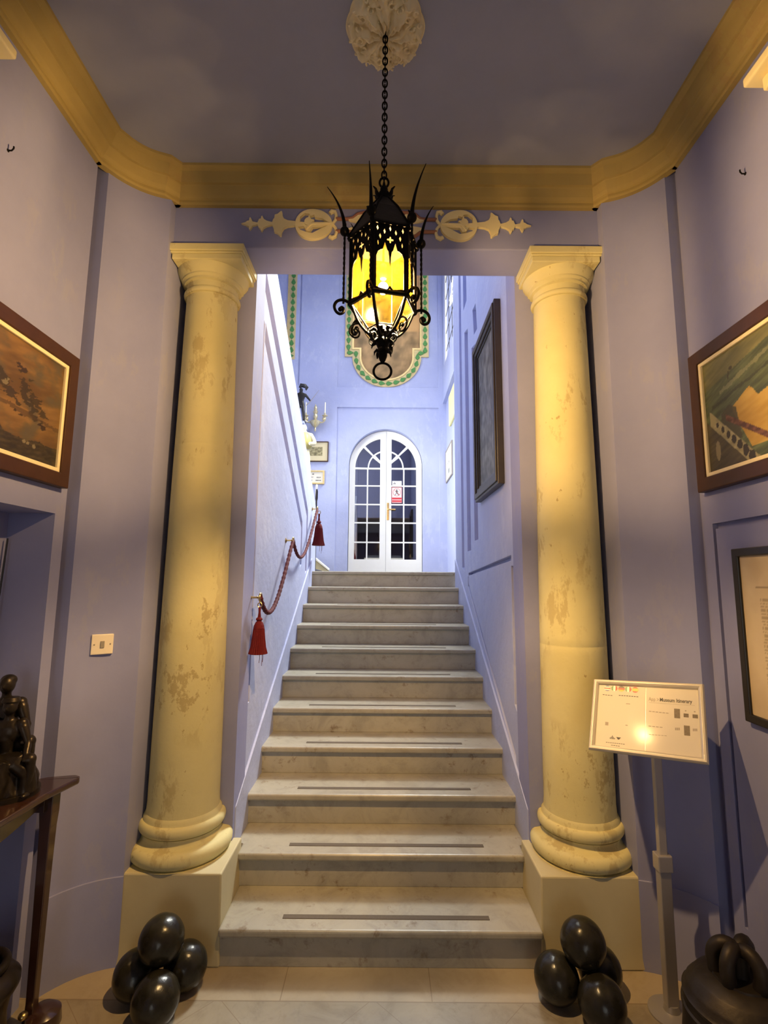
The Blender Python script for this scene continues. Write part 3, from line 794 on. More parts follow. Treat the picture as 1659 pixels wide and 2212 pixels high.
# ------------------------------------------------------------------ pictures
def framed(name, label, cat, base, O, U, V, w, h, fw, depth, mframe, parts, group=None, splay=.0):
    """O lower-left front corner on the wall; U,V unit vectors; normal = U x V towards the room"""
    O, U, V = Vector(O), Vector(U), Vector(V); Nn = U.cross(V).normalized()
    t = thing(name, label, cat, tuple(O+U*w/2), group)
    F = lambda u, v, d: tuple(O+U*u+V*v+Nn*d)
    bm = bmesh.new()
    slab(bm, [(0,0),(w,0),(w,h),(0,h)], [[(fw,fw),(w-fw,fw),(w-fw,h-fw),(fw,h-fw)]], F, 0, depth)
    obj('frame', bm, mframe, t, bevel=.004)
    bm = bmesh.new(); slab(bm, [(fw*.8,fw*.8),(w-fw*.8,fw*.8),(w-fw*.8,h-fw*.8),(fw*.8,h-fw*.8)], [], F, .001, depth*.35)
    obj('backing', bm, m_black, t)
    i = fw
    for kind, val, mat, dd in parts:
        if kind == 'liner':
            bm = bmesh.new(); slab(bm, [(i,i),(w-i,i),(w-i,h-i),(i,h-i)], [[(i+val,i+val),(w-i-val,i+val),(w-i-val,h-i-val),(i+val,h-i-val)]], F, depth*.3, dd)
            obj('liner', bm, mat, t, bevel=.003); i += val
        elif kind == 'canvas':
            nu, nv, fn = val
            canvas('picture', F(i,i,dd), U*(w-2*i), V*(h-2*i), nu, nv, fn, mat, t)
    return t, F
def art_left(u, v):   # brown stormy landscape with small figures; u towards the stairs
    sx_, sy_ = u*.9+v*.45, v-u*.35
    n1 = fbm(u*2.5, v*4, 1); n2 = fbm(sx_*5, sy_*16, 2); n3 = fbm(sx_*18, sy_*40, 3, 3); n4 = fbm(u*7, v*7, 7)
    c = lerp((104,76,40), (148,112,62), .5+n1*.8+n2*.5)
    c = lerp(c, (92,84,66), max(0, min(.8, n4*1.3+.1)))
    # ragged ridges running down to the right
    for (a,b,w_,l_) in ((.70,.62,.030,.20),(.82,.52,.026,.16),(.60,.52,.05,.12)):
        du = (u-a)-(b-v)*.45; dv_ = (v-b)
        if abs(du+n2*.05) < w_*(1+n3) and abs(dv_) < l_*(.8+n4): c = lerp(c, (52,42,26), .75)
    if abs(v-(.40-.12*(u-.6)+n2*.03)) < .016+.02*max(0,n3) and u > .5: c = lerp(c, (80,58,34), .6)
    g = .17+.06*fbm(u*5,1,6)+.8*max(0,.60-u)
    if v < g: c = lerp((48,40,26), (84,72,48), .45+n3*.8+n4*.5)
    for (a,b,r) in ((.685,.755,.030),(.655,.785,.016),(.66,.375,.012),(.70,.352,.014),(.875,.325,.024),(.845,.34,.014)):
        if ((u-a)/r)**2+((v-b)/(r*.9))**2 < 1+n3*1.8: c = lerp(c, (50,34,22), .85)
    for (a,b,r) in ((.60,.60,.008),(.585,.565,.020),(.745,.135,.010),(.775,.13,.010),(.82,.12,.012)):
        if ((u-a)/r)**2+((v-b)/(r*1.5))**2 < 1+n3: c = lerp(c, (160,150,124), .7)
    return tuple(q*.86 for q in c)
framed('oil_painting', 'brown stormy landscape painting in a wide brown wooden frame on the left wall', 'painting', None, (-1.36,1.20,1.972), (0,1,0), (0,0,1), .885, .572, .058, .036, m_frame, [('liner',.016,m_liner,.030),('canvas',(200,120,art_left),m_paint,.020)])
def art_right(u, v):  # u=0 at the stair side; green sea, yellow cliff, white arched causeway
    sx_, sy_ = u+v*.3, v-u*.55
    n1 = fbm(u*3, v*5, 11); n2 = fbm(sx_*5, sy_*22, 12); n3 = fbm(u*24, v*24, 13, 3)
    c = lerp((98,98,54), (140,136,80), .45+n1*.8+(v-.7)*.7+n2*.4)
    if v < .74+.35*u: c = lerp((70,78,46), (112,122,76), .45+n2*.8)
    if abs(v-(.62+.42*u)) < .014+.03*max(0,n3) and u > .12: c = lerp(c, (158,158,116), .6)
    if abs(v-(.56+.30*u+n2*.03)) < .012 and u > .05: c = lerp(c, (58,62,38), .7)
    # cliff
    top = .50+.10*min(1,max(0,(u-.21)/.12)) if u < .335 else .60-1.9*(u-.335) if u < .39 else .50+.35*(u-.39)
    if u > .205+.16*max(0,.46-v)*2 and v < top+n2*.015 and v > .10: c = lerp((176,138,44), (206,172,78), .5+n1*.8+n2*.3)
    if .12 < u < .235+.1*max(0,.45-v) and v < .53-.9*abs(u-.18) and v > .2: c = lerp(c, (74,70,40), .85)
    # causeway
    dl = v - (.50-1.62*(u-.06)); al = (u-.06)
    if u > .04 and -.135 < dl < .0: c = lerp((150,142,100), (184,174,128), .5+n3)
    if .03 < u < .075 and dl < 0 and v > .40 and v < .62: c = (170,160,112)
    for k in range(7):
        a = .085+.038*k; b = .50-1.62*(a-.06)-.060; r = .010+.0022*k
        if ((u-a)/r)**2+((v-b)/(r*2.4))**2 < 1+n3*.5: c = (56,50,32)
    d2 = v-(.36-1.05*(u-.20))
    if -.005 < d2 < .05 and u > .15: c = lerp((84,50,30),(128,86,56),.5+n3*1.5)
    if dl <= -.135: c = lerp((62,56,34), (100,90,56), .5+n2*.6)
    if ((u-.075)/.018)**2+((v-.17)/.09)**2 < 1 and dl < -.12: c = (146,134,98)
    if ((u-.215)/.013)**2+((v-.835)/.018)**2 < 1+n3 or (abs(u-.195-(v-.78)*.1) < .005 and .75 < v < .82): c = (72,68,40)
    return tuple(q*.92 for q in c)
framed('oil_painting', 'green seascape painting with yellow cliff and arched causeway, brown frame, right wall', 'painting', None, (1.36,2.10,1.978), (0,-1,0), (0,0,1), .90, .60, .056, .036, m_frame, [('liner',.016,m_liner,.030),('canvas',(220,130,art_right),m_paint,.020)])
def doc(u, v):
    c = lerp((206,190,158), (190,170,136), .5+fbm(u*3,v*3,21))
    if .14 < u < .9 and abs(v-.80) < .004: c = lerp(c,(110,92,70),.6)
    if .17 < u < .9 and .18 < v < .74 and (v*46)%1 < .55 and fbm(u*60,v*46//1,22,2) > -.25: c = lerp(c,(120,102,80),.45)
    return c
framed('framed_document', 'old printed sheet in a plain black frame on the right wall', 'framed print', None, (1.36,1.945,1.10), (0,-1,0), (0,0,1), .56, .632, .030, .024, m_black, [('canvas',(90,110,doc),m_print,.013)])
# dark carved picture on the right stair wall
def relief(u, v):
    n = fbm(u*6, v*9, 31); m = fbm(u*16, v*20, 32)
    return lerp((70,66,58), (134,132,122), .45+n*.7+m*.5)
t, F = framed('dark_picture', 'tall grey-brown picture in a heavy black-brown frame on the right stair wall', 'picture', None, (.73,3.76,2.19), (0,-1,0), (0,0,1), .76, 1.20, .085, .042, m_darkwood, [('liner',.02,m_black,.030),('canvas',(50,90,relief),m_paint,.020)])
bm = bmesh.new(); slab(bm, [(.018,.018),(.742,.018),(.742,1.182),(.018,1.182)], [[(.055,.055),(.705,.055),(.705,1.145),(.055,1.145)]], F, .040, .052); obj('raised_moulding', bm, m_darkwood, t, bevel=.004)

# ------------------------------------------------------------------ light switch on the rounded corner
def wall_frame(pt, nrm):   # matrix: x along wall, y out of the wall, z up
    n_ = Vector((nrm[0],nrm[1],0)).normalized(); x_ = n_.cross(Vector((0,0,1))).normalized()*-1
    m = Matrix((x_, n_, Vector((0,0,1)))).transposed().to_4x4(); m.translation = pt; return m
Ms = wall_frame((-1.222,2.2665,1.315), (.59,-.81))
Ms.translation = Vector((-1.2355,2.279,1.315))
t = thing('light_switch', 'square cream light switch plate on the rounded wall left of the left column', 'light switch', tuple(Ms.translation))
bm = B(-.043,.043,-.004,.009,-.043,.043, mat=Ms); obj('plate', bm, m_switch, t, bevel=.003)
bm = B(-.008,.008,.009,.013,-.014,.014, mat=Ms); obj('rocker', bm, m_grey, t, bevel=.001)
for s in (-1,1):
    bm = bmesh.new(); ball(bm, Ms @ Vector((s*.031,.009,0)), .0035, 8); obj('screw', bm, m_grey, t)

# ------------------------------------------------------------------ hooks and door-head ledges on the side walls
for x, y, z, lab in ((-1.36,1.62,3.12,'small dark wall hook high on the left wall under the cornice'),(1.36,1.72,3.14,'small dark wall hook high on the right wall under the cornice')):
    s = -1 if x < 0 else 1
    bm = bmesh.new(); tube(bm, [(x,y,z),(x-s*.014,y,z),(x-s*.02,y,z+.008),(x-s*.02,y,z+.016)], .0028, 6); ball(bm, (x-s*.001,y,z), .006, 8, (.4,1,1)); relocate(tag(obj('wall_hook', bm, m_iron, None, smooth=True), lab, 'hook'))
for s, y1, z0, lab in ((-1,1.50,3.30,'cream moulded ledge end high on the left wall, at the picture edge'),(1,1.575,3.295,'cream moulded ledge end high on the right wall, at the picture edge')):
    t = thing('door_head_ledge', lab, 'moulding', (s*1.36,.9,z0))
    for nm, (d, za, zb, dy) in (('lower_moulding',(.055,z0,z0+.05,.035)),('upper_moulding',(.095,z0+.05,z0+.085,0))):
        bm = bmesh.new()
        if s < 0: box(bm, -1.36,-1.36+d, .3, y1-dy, za, zb)
        else: box(bm, 1.36-d,1.36, .3, y1-dy, za, zb)
        obj(nm, bm, m_orn, t, bevel=.008, seg=3)

# ------------------------------------------------------------------ stone balls
def stone(c, r, label, sc=(1,1,1)):
    bm = bmesh.new(); ball(bm, c, r, 40, sc)
    for v in bm.verts: v.co += (v.co-Vector(c)).normalized()*.0012*noise.noise(v.co*40)
    relocate(tag(obj('stone_ball', bm, m_balls, None, smooth=True), label, 'stone ball', 'polished dark stone balls'))
r = .084
for s, pile in ((-1,'left'),(1,'right')):
    a = [(-.817,2.060,r),(-.945,2.178,r),(-.772,2.225,r)] if s < 0 else [(.808,2.062,r),(.682,2.178,r),(.868,2.222,r)]
    ca = sum((Vector(q) for q in a), Vector())/3
    stone(a[0], r, 'dark polished stone ball, nearest of the %s pile on the floor' % pile)
    stone(a[1], r, 'dark polished stone ball, left rear of the %s pile on the floor' % pile)
    stone(a[2], r*.985, 'dark polished stone ball, right rear of the %s pile against the pedestal' % pile)
    # top ball rests on the three
    A_, B_, C_ = [Vector(q) for q in a]; rs = 2*r
    # circumcentre in plan
    ax,ay,bx,by,cx,cy = A_.x,A_.y,B_.x,B_.y,C_.x,C_.y; d = 2*(ax*(by-cy)+bx*(cy-ay)+cx*(ay-by))
    ux = ((ax*ax+ay*ay)*(by-cy)+(bx*bx+by*by)*(cy-ay)+(cx*cx+cy*cy)*(ay-by))/d; uy = ((ax*ax+ay*ay)*(cx-bx)+(bx*bx+by*by)*(ax-cx)+(cx*cx+cy*cy)*(bx-ax))/d
    h2 = rs*rs-((ux-ax)**2+(uy-ay)**2)
    stone((ux,uy,r+.002+sqrt(max(.002,h2))), r, 'dark polished stone ball on top of the %s pile' % pile)

# ------------------------------------------------------------------ sign stand
SW, SH = .410, .302
a, b, c_ = -.724, -.637, -.094
Rz = Matrix.Rotation(a,4,'Z'); Rx = Matrix.Rotation(b,4,'X'); Ry = Matrix.Rotation(c_,4,'Y')
MS = Matrix.Translation((1.037,2.077,1.073)) @ Rz @ Rx @ Ry
t = thing('sign_stand', 'floor stand with a tilted pale metal framed museum sign, before the right column', 'sign', (1.095,2.13,0))
FS = lambda u, v, d: tuple(MS @ Vector((u, -d, v)))
bm = bmesh.new(); hw, hh, fw = SW/2, SH/2, .022
for (x0,z0,x1,z1) in ((-hw,hh,hw,hh),(hw,hh,hw,-hh),(hw,-hh,-hw,-hh),(-hw,-hh,-hw,hh)):
    A = Vector((x0,z0)); Bq = Vector((x1,z1)); d = (Bq-A).normalized(); n_ = Vector((d.y,-d.x))
    pr = [(0,0),(0,.008),(.004,.015),(.012,.016),(.019,.011),(.022,.002),(.022,0)]
    ring = []
    for (P0, k) in ((A,1),(Bq,-1)): ring.append([bm.verts.new(FS(*(P0+d*k*q+n_*q), h)) for q, h in pr])
    for j in range(len(pr)): bm.faces.new((ring[0][j],ring[0][(j+1)%7],ring[1][(j+1)%7],ring[1][j]))
obj('snap_frame', bm, m_silver, t, bevel=.0008)
bm = bmesh.new(); box(bm, -hw+.003,hw-.003,.0,.006,-hh+.003,hh-.003, mat=MS); obj('back_board', bm, m_pole, t)
iw, ih = hw-fw, hh-fw
bm = bmesh.new(); slab(bm, [(-iw,-ih),(-.002,-ih),(-.002,ih),(-iw,ih)], [], FS, -.001, .0012); sh1 = obj('left_sheet', bm, simple('sheet_paper', (.72,.67,.58), .6, 0, .15, .03, 8, coat=.05), t)
bm = bmesh.new(); slab(bm, [(.0,-ih),(iw,-ih),(iw,ih),(.0,ih)], [], FS, -.001, .0012); sh2 = obj('right_sheet', bm, sh1.data.materials[0], t)
# printed matter as thin ink shapes
class Part:
    def __init__(s, nm, m): s.nm, s.m = nm, m
    def put(s, fn):
        bm = bmesh.new(); fn(bm); return obj(s.nm, bm, s.m, t)
INK, FA = Part('text_line', m_ink), Part('faint_text_line', m_inkfaint)
def rect0(bm, u0,u1,v0,v1,d=.0016): bm.faces.new([bm.verts.new(FS(u,v,d)) for u, v in ((u0,v0),(u1,v0),(u1,v1),(u0,v1))])
def rect(bm, *a):
    if isinstance(bm, Part): bm.put(lambda b: rect0(b, *a))
    else: rect0(bm, *a)
def zs(px, py):   # zoom pixels (1240,1400 crop) -> panel u,v by bilinear inverse of the inner sheet corners
    TL, TR, BR, BL = Vector((212,312)), Vector((1085,360)), Vector((1108,950)), Vector((182,835))
    u, v = .5, .5
    for _ in range(12):
        P = TL*(1-u)*(1-v)+TR*u*(1-v)+BR*u*v+BL*(1-u)*v; du = (TR-TL)*(1-v)+(BR-BL)*v; dv = (BL-TL)*(1-u)+(BR-TR)*u
        e = Vector((px,py))-P; det = du.x*dv.y-du.y*dv.x
        u += (e.x*dv.y-e.y*dv.x)/det; v += (du.x*e.y-du.y*e.x)/det
    return (-iw+2*iw*u, ih-2*ih*v)
def bar(bm, x0, y0, x1, y1, th): 
    p, q = zs(x0,y0), zs(x1,y1); rect(bm, p[0], q[0], (p[1]+q[1])/2-th/2, (p[1]+q[1])/2+th/2)
def words(bm, x0, y0, x1, y1, th, n):
    if isinstance(bm, Part): return bm.put(lambda b: words(b, x0, y0, x1, y1, th, n))
    for i in range(n):
        a0 = i/n; a1 = (i+.75)/n
        bar(bm, x0+(x1-x0)*a0, y0+(y1-y0)*a0, x0+(x1-x0)*a1, y0+(y1-y0)*a1, th)
words(INK, 245,402, 345,412, .0025, 4); words(INK, 400,410, 585,425, .0028, 8)
words(FA, 675,555, 850,575, .003, 6); words(FA, 672,685, 800,698, .003, 4); words(FA, 675,755, 835,770, .002, 6)
bar(FA, 675,482, 1060,500, .0008); words(INK, 285,815, 465,835, .002, 9); words(INK, 335,840, 420,850, .002, 4)
for (x,y,w_,h_) in ((345,780,.012,.011),):
    p = zs(x,y)
    bm = bmesh.new()
    for i, hh_ in enumerate((.006,.009,.014,.009,.006)): rect(bm, p[0]-.008+i*.004-.0012, p[0]-.008+i*.004+.0012, p[1]-.005, p[1]-.005+hh_)
    obj('crest', bm, m_ink, t)
p = zs(403,785); Part('emblem', m_ink).put(lambda b: b.faces.new([b.verts.new(FS(p[0]+x,p[1]+y,.0016)) for x, y in ((-.009,.004),(.009,.004),(.002,-.005),(-.002,-.005))]))
bar(FA, 275,655, 305,665, .014); bar(FA, 465,672, 485,680, .004); bar(FA, 468,485, 505,492, .003)
for (x0,y0,x1,y1) in ((898,700,940,722),(1042,708,1080,730)): words(FA, x0,(y0+y1)/2,x1,(y0+y1)/2,.010,3)
for x, y in ((985,552),(1058,560)): 
    p = zs(x,y); rect(FA, p[0]-.0025,p[0]+.0025,p[1]-.0025,p[1]+.0025)
p0 = zs(672,460)
def T1(x, y): return FS(p0[0]+x*.66, p0[1]+y, .0018)
bm = bmesh.new(); text_bm(bm, 'App >', .0225, T1); obj('light_heading', bm, m_inkfaint, t)
p1 = zs(768,466); bm = bmesh.new(); text_bm(bm, 'Museum Itinerary', .0212, lambda x, y: FS(p1[0]+x*.74, p1[1]+y, .0018), bold=True); obj('bold_heading', bm, m_ink, t)
THM = Part('thumbnail', simple('thumbnail_brown', (.13,.095,.065), .5, var=.5, vs_=140))
for (x0,y0,x1,y1) in ((890,532,940,620),(970,680,1020,770),(968,575,1010,612),(1040,583,1084,620)):
    p, q = zs(x0,y0), zs(x1,y1); rect(THM, p[0], q[0], q[1], p[1])
cols = {'r':(.55,.04,.03),'w':(.85,.82,.74),'g':(.10,.26,.10),'k':(.06,.05,.05),'o':(.80,.46,.05),'b':(.15,.17,.35)}
fm_ = {k: simple('flag_'+n_, cols[k], .4) for k, n_ in (('r','red'),('w','white'),('g','green'),('k','black'),('o','gold'),('b','blue'))}
def flag(px, py, spec_, vert, nm):
    p = zs(px,py); R0 = .0125
    for i, ch in enumerate(spec_):
        n_ = len(spec_); lo, hi = -1+2*i/n_, -1+2*(i+1)/n_
        pts = [(lo+(hi-lo)*k/6, sqrt(max(0,1-(lo+(hi-lo)*k/6)**2))) for k in range(7)]; loop = pts+[(x,-y) for x, y in reversed(pts)]
        bm = bmesh.new(); vv = [bm.verts.new(FS(p[0]+R0*(x if vert else y), p[1]+R0*(y if vert else -x), .0017)) for x, y in loop]
        bm.faces.new(vv); bmesh.ops.remove_doubles(bm, verts=bm.verts[:], dist=1e-6)
        o = obj(nm, bm, fm_[ch], t)
flag(290,344,'bwrwb',False,'round_flag_badge'); flag(357,345,'gwr',True,'round_flag_badge'); flag(424,350,'kro',False,'round_flag_badge'); flag(487,354,'gwr',True,'round_flag_badge'); flag(551,360,'roor',False,'round_flag_badge')
# pole, collar, foot
bm = B(1.080,1.112,2.118,2.142,.50,.965); obj('upper_pole', bm, m_pole, t, bevel=.003)
bm = B(1.074,1.118,2.112,2.148,.03,.52); obj('lower_pole', bm, m_pole, t, bevel=.003)
bm = B(1.068,1.124,2.106,2.154,.495,.555); obj('collar', bm, m_pole, t, bevel=.004)
bm = bmesh.new(); tube(bm, [(1.096,2.13,.95),tuple(MS @ Vector((0,.01,-.05)))], .012, 8); obj('tilt_bracket', bm, m_pole, t)
bm = B(.99,1.20,2.00,2.20,0,.012); 
bm.free(); bm = bmesh.new(); lathe(bm, [(.002,0),(.082,0),(.082,.006),(.03,.014),(.024,.034),(.002,.034)], (1.096,2.13,0), 32); obj('foot', bm, m_pole, t, smooth=True)

# ------------------------------------------------------------------ rope, brackets and tassels on the left stair wall
BK = [(-.672,2.80,1.505),(-.674,3.75,1.893),(-.676,5.07,2.318)]
labs = ['brass rope bracket on the left stair wall, lowest, nearest the left column','brass rope bracket halfway up the left stair wall','brass rope bracket at the top end of the left stair wall']
for (x,y,z), lab in zip(BK, labs):
    t = thing('rope_bracket', lab, 'bracket', (-.73,y,z), 'brackets carrying the red rope')
    q = Vector((1,0,0)).to_track_quat('Z','Y')
    bm = bmesh.new(); lathe(bm, [(.001,0),(.019,0),(.020,.004),(.013,.008),(.006,.011),(.005,.04),(.008,.043),(.005,.047)], (-.731,y,z), 20, axis=q); obj('rosette_arm', bm, m_brass, t, smooth=True)
    bm = bmesh.new(); tube(bm, [(x, y+.022*cos(a_), z-.0+.022*sin(a_)) for a_ in [2*pi*i/20 for i in range(20)]], .006, 8, closed=True); obj('ring', bm, m_brass, t, smooth=True)
bm = bmesh.new(); pts = []
def sag(A, Bq, d, n=26, skew=.0):
    A, Bq = Vector(A), Vector(Bq); out = []
    for i in range(n+1):
        q = i/n; s_ = 4*q*(1-q)*(1+skew*(1-2*q)); p = A.lerp(Bq, q); out.append((p.x, p.y, p.z-d*s_))
    return out
p1 = sag(BK[0], BK[1], .200, 34, .55); p2 = sag(BK[1], BK[2], .235, 34, .45)
pts = p1+p2[1:]
fine = []
for i in range(len(pts)-1):
    for j in range(3): fine.append(tuple(Vector(pts[i]).lerp(Vector(pts[i+1]), j/3)))
fine.append(pts[-1])
tube(bm, fine, [.0125+.0016*sin(i*1.6) for i in range(len(fine))], 8, twist=.25)
relocate(tag(obj('hanging_rope', bm, m_rope, None, smooth=True), 'dark red twisted rope looping between brass brackets up the left stair wall', 'rope'))
def tassel(x, y, ztop, s, label):
    t = thing('rope_tassel', label, 'tassel', (x,y,ztop), 'red tassels on the rope')
    bm = bmesh.new(); tube(bm, [(x+.011*s*cos(a_), y, ztop-.012*s+.013*s*sin(a_)) for a_ in [2*pi*i/16 for i in range(16)]], .0028*s, 6, closed=True); obj('hook_ring', bm, m_brass, t, smooth=True)
    z = ztop-.022*s
    bm = bmesh.new(); lathe(bm, [(.004,z),(.007*s,z-.004*s),(.006*s,z-.03*s),(.009*s,z-.055*s),(.016*s,z-.06*s),(.018*s,z-.068*s),(.012*s,z-.075*s),(.020*s,z-.083*s),(.027*s,z-.10*s),(.030*s,z-.115*s),(.026*s,z-.118*s)], (x,y,0), 24); obj('tassel_head', bm, m_tassel, t, smooth=True)
    bm = bmesh.new(); z2 = z-.108*s
    lathe(bm, [(.026*s,z2),(.029*s,z2-.01*s),(.034*s,z2-.06*s),(.040*s,z2-.105*s),(.049*s,z2-.138*s),(.043*s,z2-.140*s),(.01,z2-.13*s)], (x,y,0), 96, ribs=24, ribamp=.045); obj('fringe', bm, m_tassel, t, smooth=True)
    bm = bmesh.new()
    for k, (dx, L_) in enumerate(((.010,.055),(.024,.07),(.028,.05))): tube(bm, [(x+dx*s,y-.01,z2-.13*s),(x+dx*s+.002,y-.01,z2-(.13+L_*.5)*s),(x+dx*s,y-.01,z2-(.13+L_)*s)], .0013, 4)
    obj('loose_threads', bm, m_tassel, t)
tassel(-.668,2.775,1.478,1.0,'large dark red tassel hanging from the lowest rope bracket')
tassel(-.655,5.055,2.296,1.30,'bright red tassel hanging from the top rope bracket by the landing')

# ------------------------------------------------------------------ hall door
d = bpy.data.objects.new('door_1', None); d.location = (CX_,8.1,Z0); COL.objects.link(d); d['kind'] = 'structure'
def Dr(u, v, t): return (u, 8.115+t, v)
SEAM = .032
RG, CG = .50, .022   # glazing arch
zr = [1.93,2.214,2.53,2.83,3.138,3.425]
for s in (-1,1):
    o_ = []
    nA = 20
    RO = .592
    if s < 0:
        outer = [(SEAM-.002,Z0+.01)]+[(SEAM-.002, SPR+sqrt(RO**2-(SEAM-.002-CX_)**2))]+[(CX_+RO*cos(a_), SPR+RO*sin(a_)) for a_ in [pi/2+.04+(pi/2-.04)*i/nA for i in range(nA+1)]]+[(CX_-RO,Z0+.01)]
        e0, e1, mid = -.069, CX_-RG, -.268+.0
    else:
        outer = [(SEAM+.002,Z0+.01),(CX_+RO,Z0+.01)]+[(CX_+RO*cos(a_), SPR+RO*sin(a_)) for a_ in [(pi/2-.04)*i/nA for i in range(nA+1)]]+[(SEAM+.002, SPR+sqrt(RO**2-(SEAM+.002-CX_)**2))]
        e0, e1, mid = .117, CX_+RG, .312
    holes = []; bw = .011
    cols_ = [(e1+bw*0 if s<0 else e0, (e1+e0)/2-bw), ((e1+e0)/2+bw, e0 if s<0 else e1)]
    if s < 0: cols_ = [(e1,(e1+e0)/2-bw),((e1+e0)/2+bw,e0)]
    else: cols_ = [(e0,(e1+e0)/2-bw),((e1+e0)/2+bw,e1)]
    for (a0,a1) in cols_:
        for q in range(5): holes.append([(a0,zr[q]+bw),(a1,zr[q]+bw),(a1,zr[q+1]-bw),(a0,zr[q+1]-bw)])
    # fan: glazing quarter, divided by an inner arc and a spoke
    ri = .285; w2 = .011; z0_ = zr[5]+bw
    def ring_sector(r_in, r_out, a0, a1, n=10):
        pts_ = []
        for i in range(n+1):
            a_ = a0+(a1-a0)*i/n; pts_.append((r_out*cos(a_), r_out*sin(a_)))
        if r_in < .02: pts_.append((.0,.0))
        else:
            for i in range(n, -1, -1):
                a_ = a0+(a1-a0)*i/n; pts_.append((r_in*cos(a_), r_in*sin(a_)))
        return pts_
    ex = abs(e0-CX_)      # inner straight edge offset from the arch centre
    def clip(pts_): return [(max(ex, x), y) for x, y in pts_]
    for (ri_, ro_) in ((ri+w2, RG),(.03, ri-w2)):
        for (a0, a1) in ((.02, pi/4-.012/ max(ri_,.12)),(pi/4+.012/max(ri_,.12), pi/2-.0)):
            # upper limit angle where the ring meets the stile
            pts_ = []
            n = 12
            amax_o = min(a1, math.acos(min(1,ex/ro_)))
            amax_i = min(a1, math.acos(min(1,ex/ri_))) if ri_ > ex else a0
            for i in range(n+1):
                a_ = a0+(amax_o-a0)*i/n; pts_.append((ro_*cos(a_), ro_*sin(a_)))
            if ri_ > ex:
                for i in range(n, -1, -1):
                    a_ = a0+(amax_i-a0)*i/n; pts_.append((ri_*cos(a_), ri_*sin(a_)))
            else:
                if a0 < .1: pts_ += [(ex+.012, ex+.0)] if False else [(ex, ex*math.tan(a1) if a1 < 1.2 else ex)]; 
                if a0 < .1: pts_ += [(ex,.0+.005)]
                else: pts_ += [(ex, ex*math.tan(a0)+.012)]
            loop = [(CX_+s*x, max(z0_, z0_+y)) for x, y in pts_]
            # drop duplicates
            cl = []
            for p_ in loop:
                if not cl or (abs(p_[0]-cl[-1][0])+abs(p_[1]-cl[-1][1])) > 1e-4: cl.append(p_)
            if len(cl) > 2: holes.append(cl)
    bm = bmesh.new(); slab(bm, outer, holes, Dr, 0, .04); lf = obj('door_leaf', bm, m_white, d, bevel=.0)
    bm = bmesh.new(); lo, hi = sorted((e0, e1))
    slab(bm, [(lo-.01,zr[0]),(hi+.01,zr[0])]+([(hi+.01,SPR)]+[(CX_+s*(RG+.005)*cos(a_), SPR+(RG+.005)*sin(a_)) for a_ in [(pi/2-.2)*i/10 for i in range(11)]]+[(lo,SPR+.45)] if s > 0 else [(hi+.01,SPR+.45)]+[(CX_-(RG+.005)*cos(a_), SPR+(RG+.005)*sin(a_)) for a_ in [(pi/2-.2)*(1-i/10) for i in range(11)]]+[(lo-.01,SPR)]), [], Dr, .018, .022)
    gl = obj('glass_panes', bm, m_pane, None); gl.location = -Vector(d.location); gl.parent = lf
bm = bmesh.new(); box(bm, SEAM+.012,SEAM+.050,8.108,8.116,2.575,2.86); box(bm, SEAM+.025,SEAM+.038,8.085,8.108,2.74,2.756); box(bm, SEAM+.030,SEAM+.155,8.075,8.090,2.738,2.758)
obj('handle', bm, m_brass, d, bevel=.003)
# room beyond the glass: dark
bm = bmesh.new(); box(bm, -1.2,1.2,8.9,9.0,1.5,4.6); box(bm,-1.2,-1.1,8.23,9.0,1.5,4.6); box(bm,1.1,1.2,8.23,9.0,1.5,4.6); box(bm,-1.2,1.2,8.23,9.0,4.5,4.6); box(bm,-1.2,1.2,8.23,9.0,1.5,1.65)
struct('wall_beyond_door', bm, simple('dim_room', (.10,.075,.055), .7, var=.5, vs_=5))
# notices on the glass
t = thing('door_notice', 'red and white no-entry notice stuck on the right door pane', 'notice', (.205,8.112,2.86))
bm = B(.122,.290,8.1115,8.113,2.858,3.118); obj('card', bm, m_card, t)
bm = bmesh.new(); box(bm, .130,.282,8.1100,8.1113,2.872,2.905); box(bm, .130,.282,8.1100,8.1113,2.915,2.948)
for dx in (.122,.284): box(bm, dx,dx+.006,8.1100,8.1113,2.858,3.118)
box(bm,.122,.29,8.11,8.1113,2.858,2.864); box(bm,.122,.29,8.11,8.1113,3.112,3.118); obj('red_bands', bm, m_red, t)
bm = bmesh.new(); cx, cz = .206,3.035
tube(bm, [(cx+.062*cos(a_),8.1105,cz+.062*sin(a_)) for a_ in [2*pi*i/30 for i in range(30)]], .0035, 6, closed=True); tube(bm, [(cx-.044,8.1105,cz+.044),(cx+.044,8.1105,cz-.044)], .0035, 6); obj('prohibition_ring', bm, m_red, t)
bm = bmesh.new(); ball(bm, (cx,8.1095,cz+.036), .010, 10, (1,.1,1)); box(bm, cx-.009,cx+.009,8.108,8.1095,cz-.010,cz+.026)
for dx in (-.03,.03): tube(bm, [(cx,8.1095,cz-.008),(cx+dx,8.1095,cz-.048)], .004, 6); tube(bm, [(cx,8.1095,cz+.02),(cx+dx,8.1095,cz+.004)], .0035, 6)
obj('walking_figure', bm, m_ink, t)
t = thing('door_card', 'small white card with a dark crest on the right door pane, above the notice', 'notice', (.205,8.112,3.150))
bm = B(.130,.285,8.1115,8.113,3.150,3.222); obj('card', bm, m_card, t)
bm = bmesh.new()
for i, h_ in enumerate((.016,.024,.036,.024,.016)): box(bm, .148+i*.009,.153+i*.009,8.1100,8.1113,3.168,3.168+h_)
obj('crest', bm, m_ink, t)

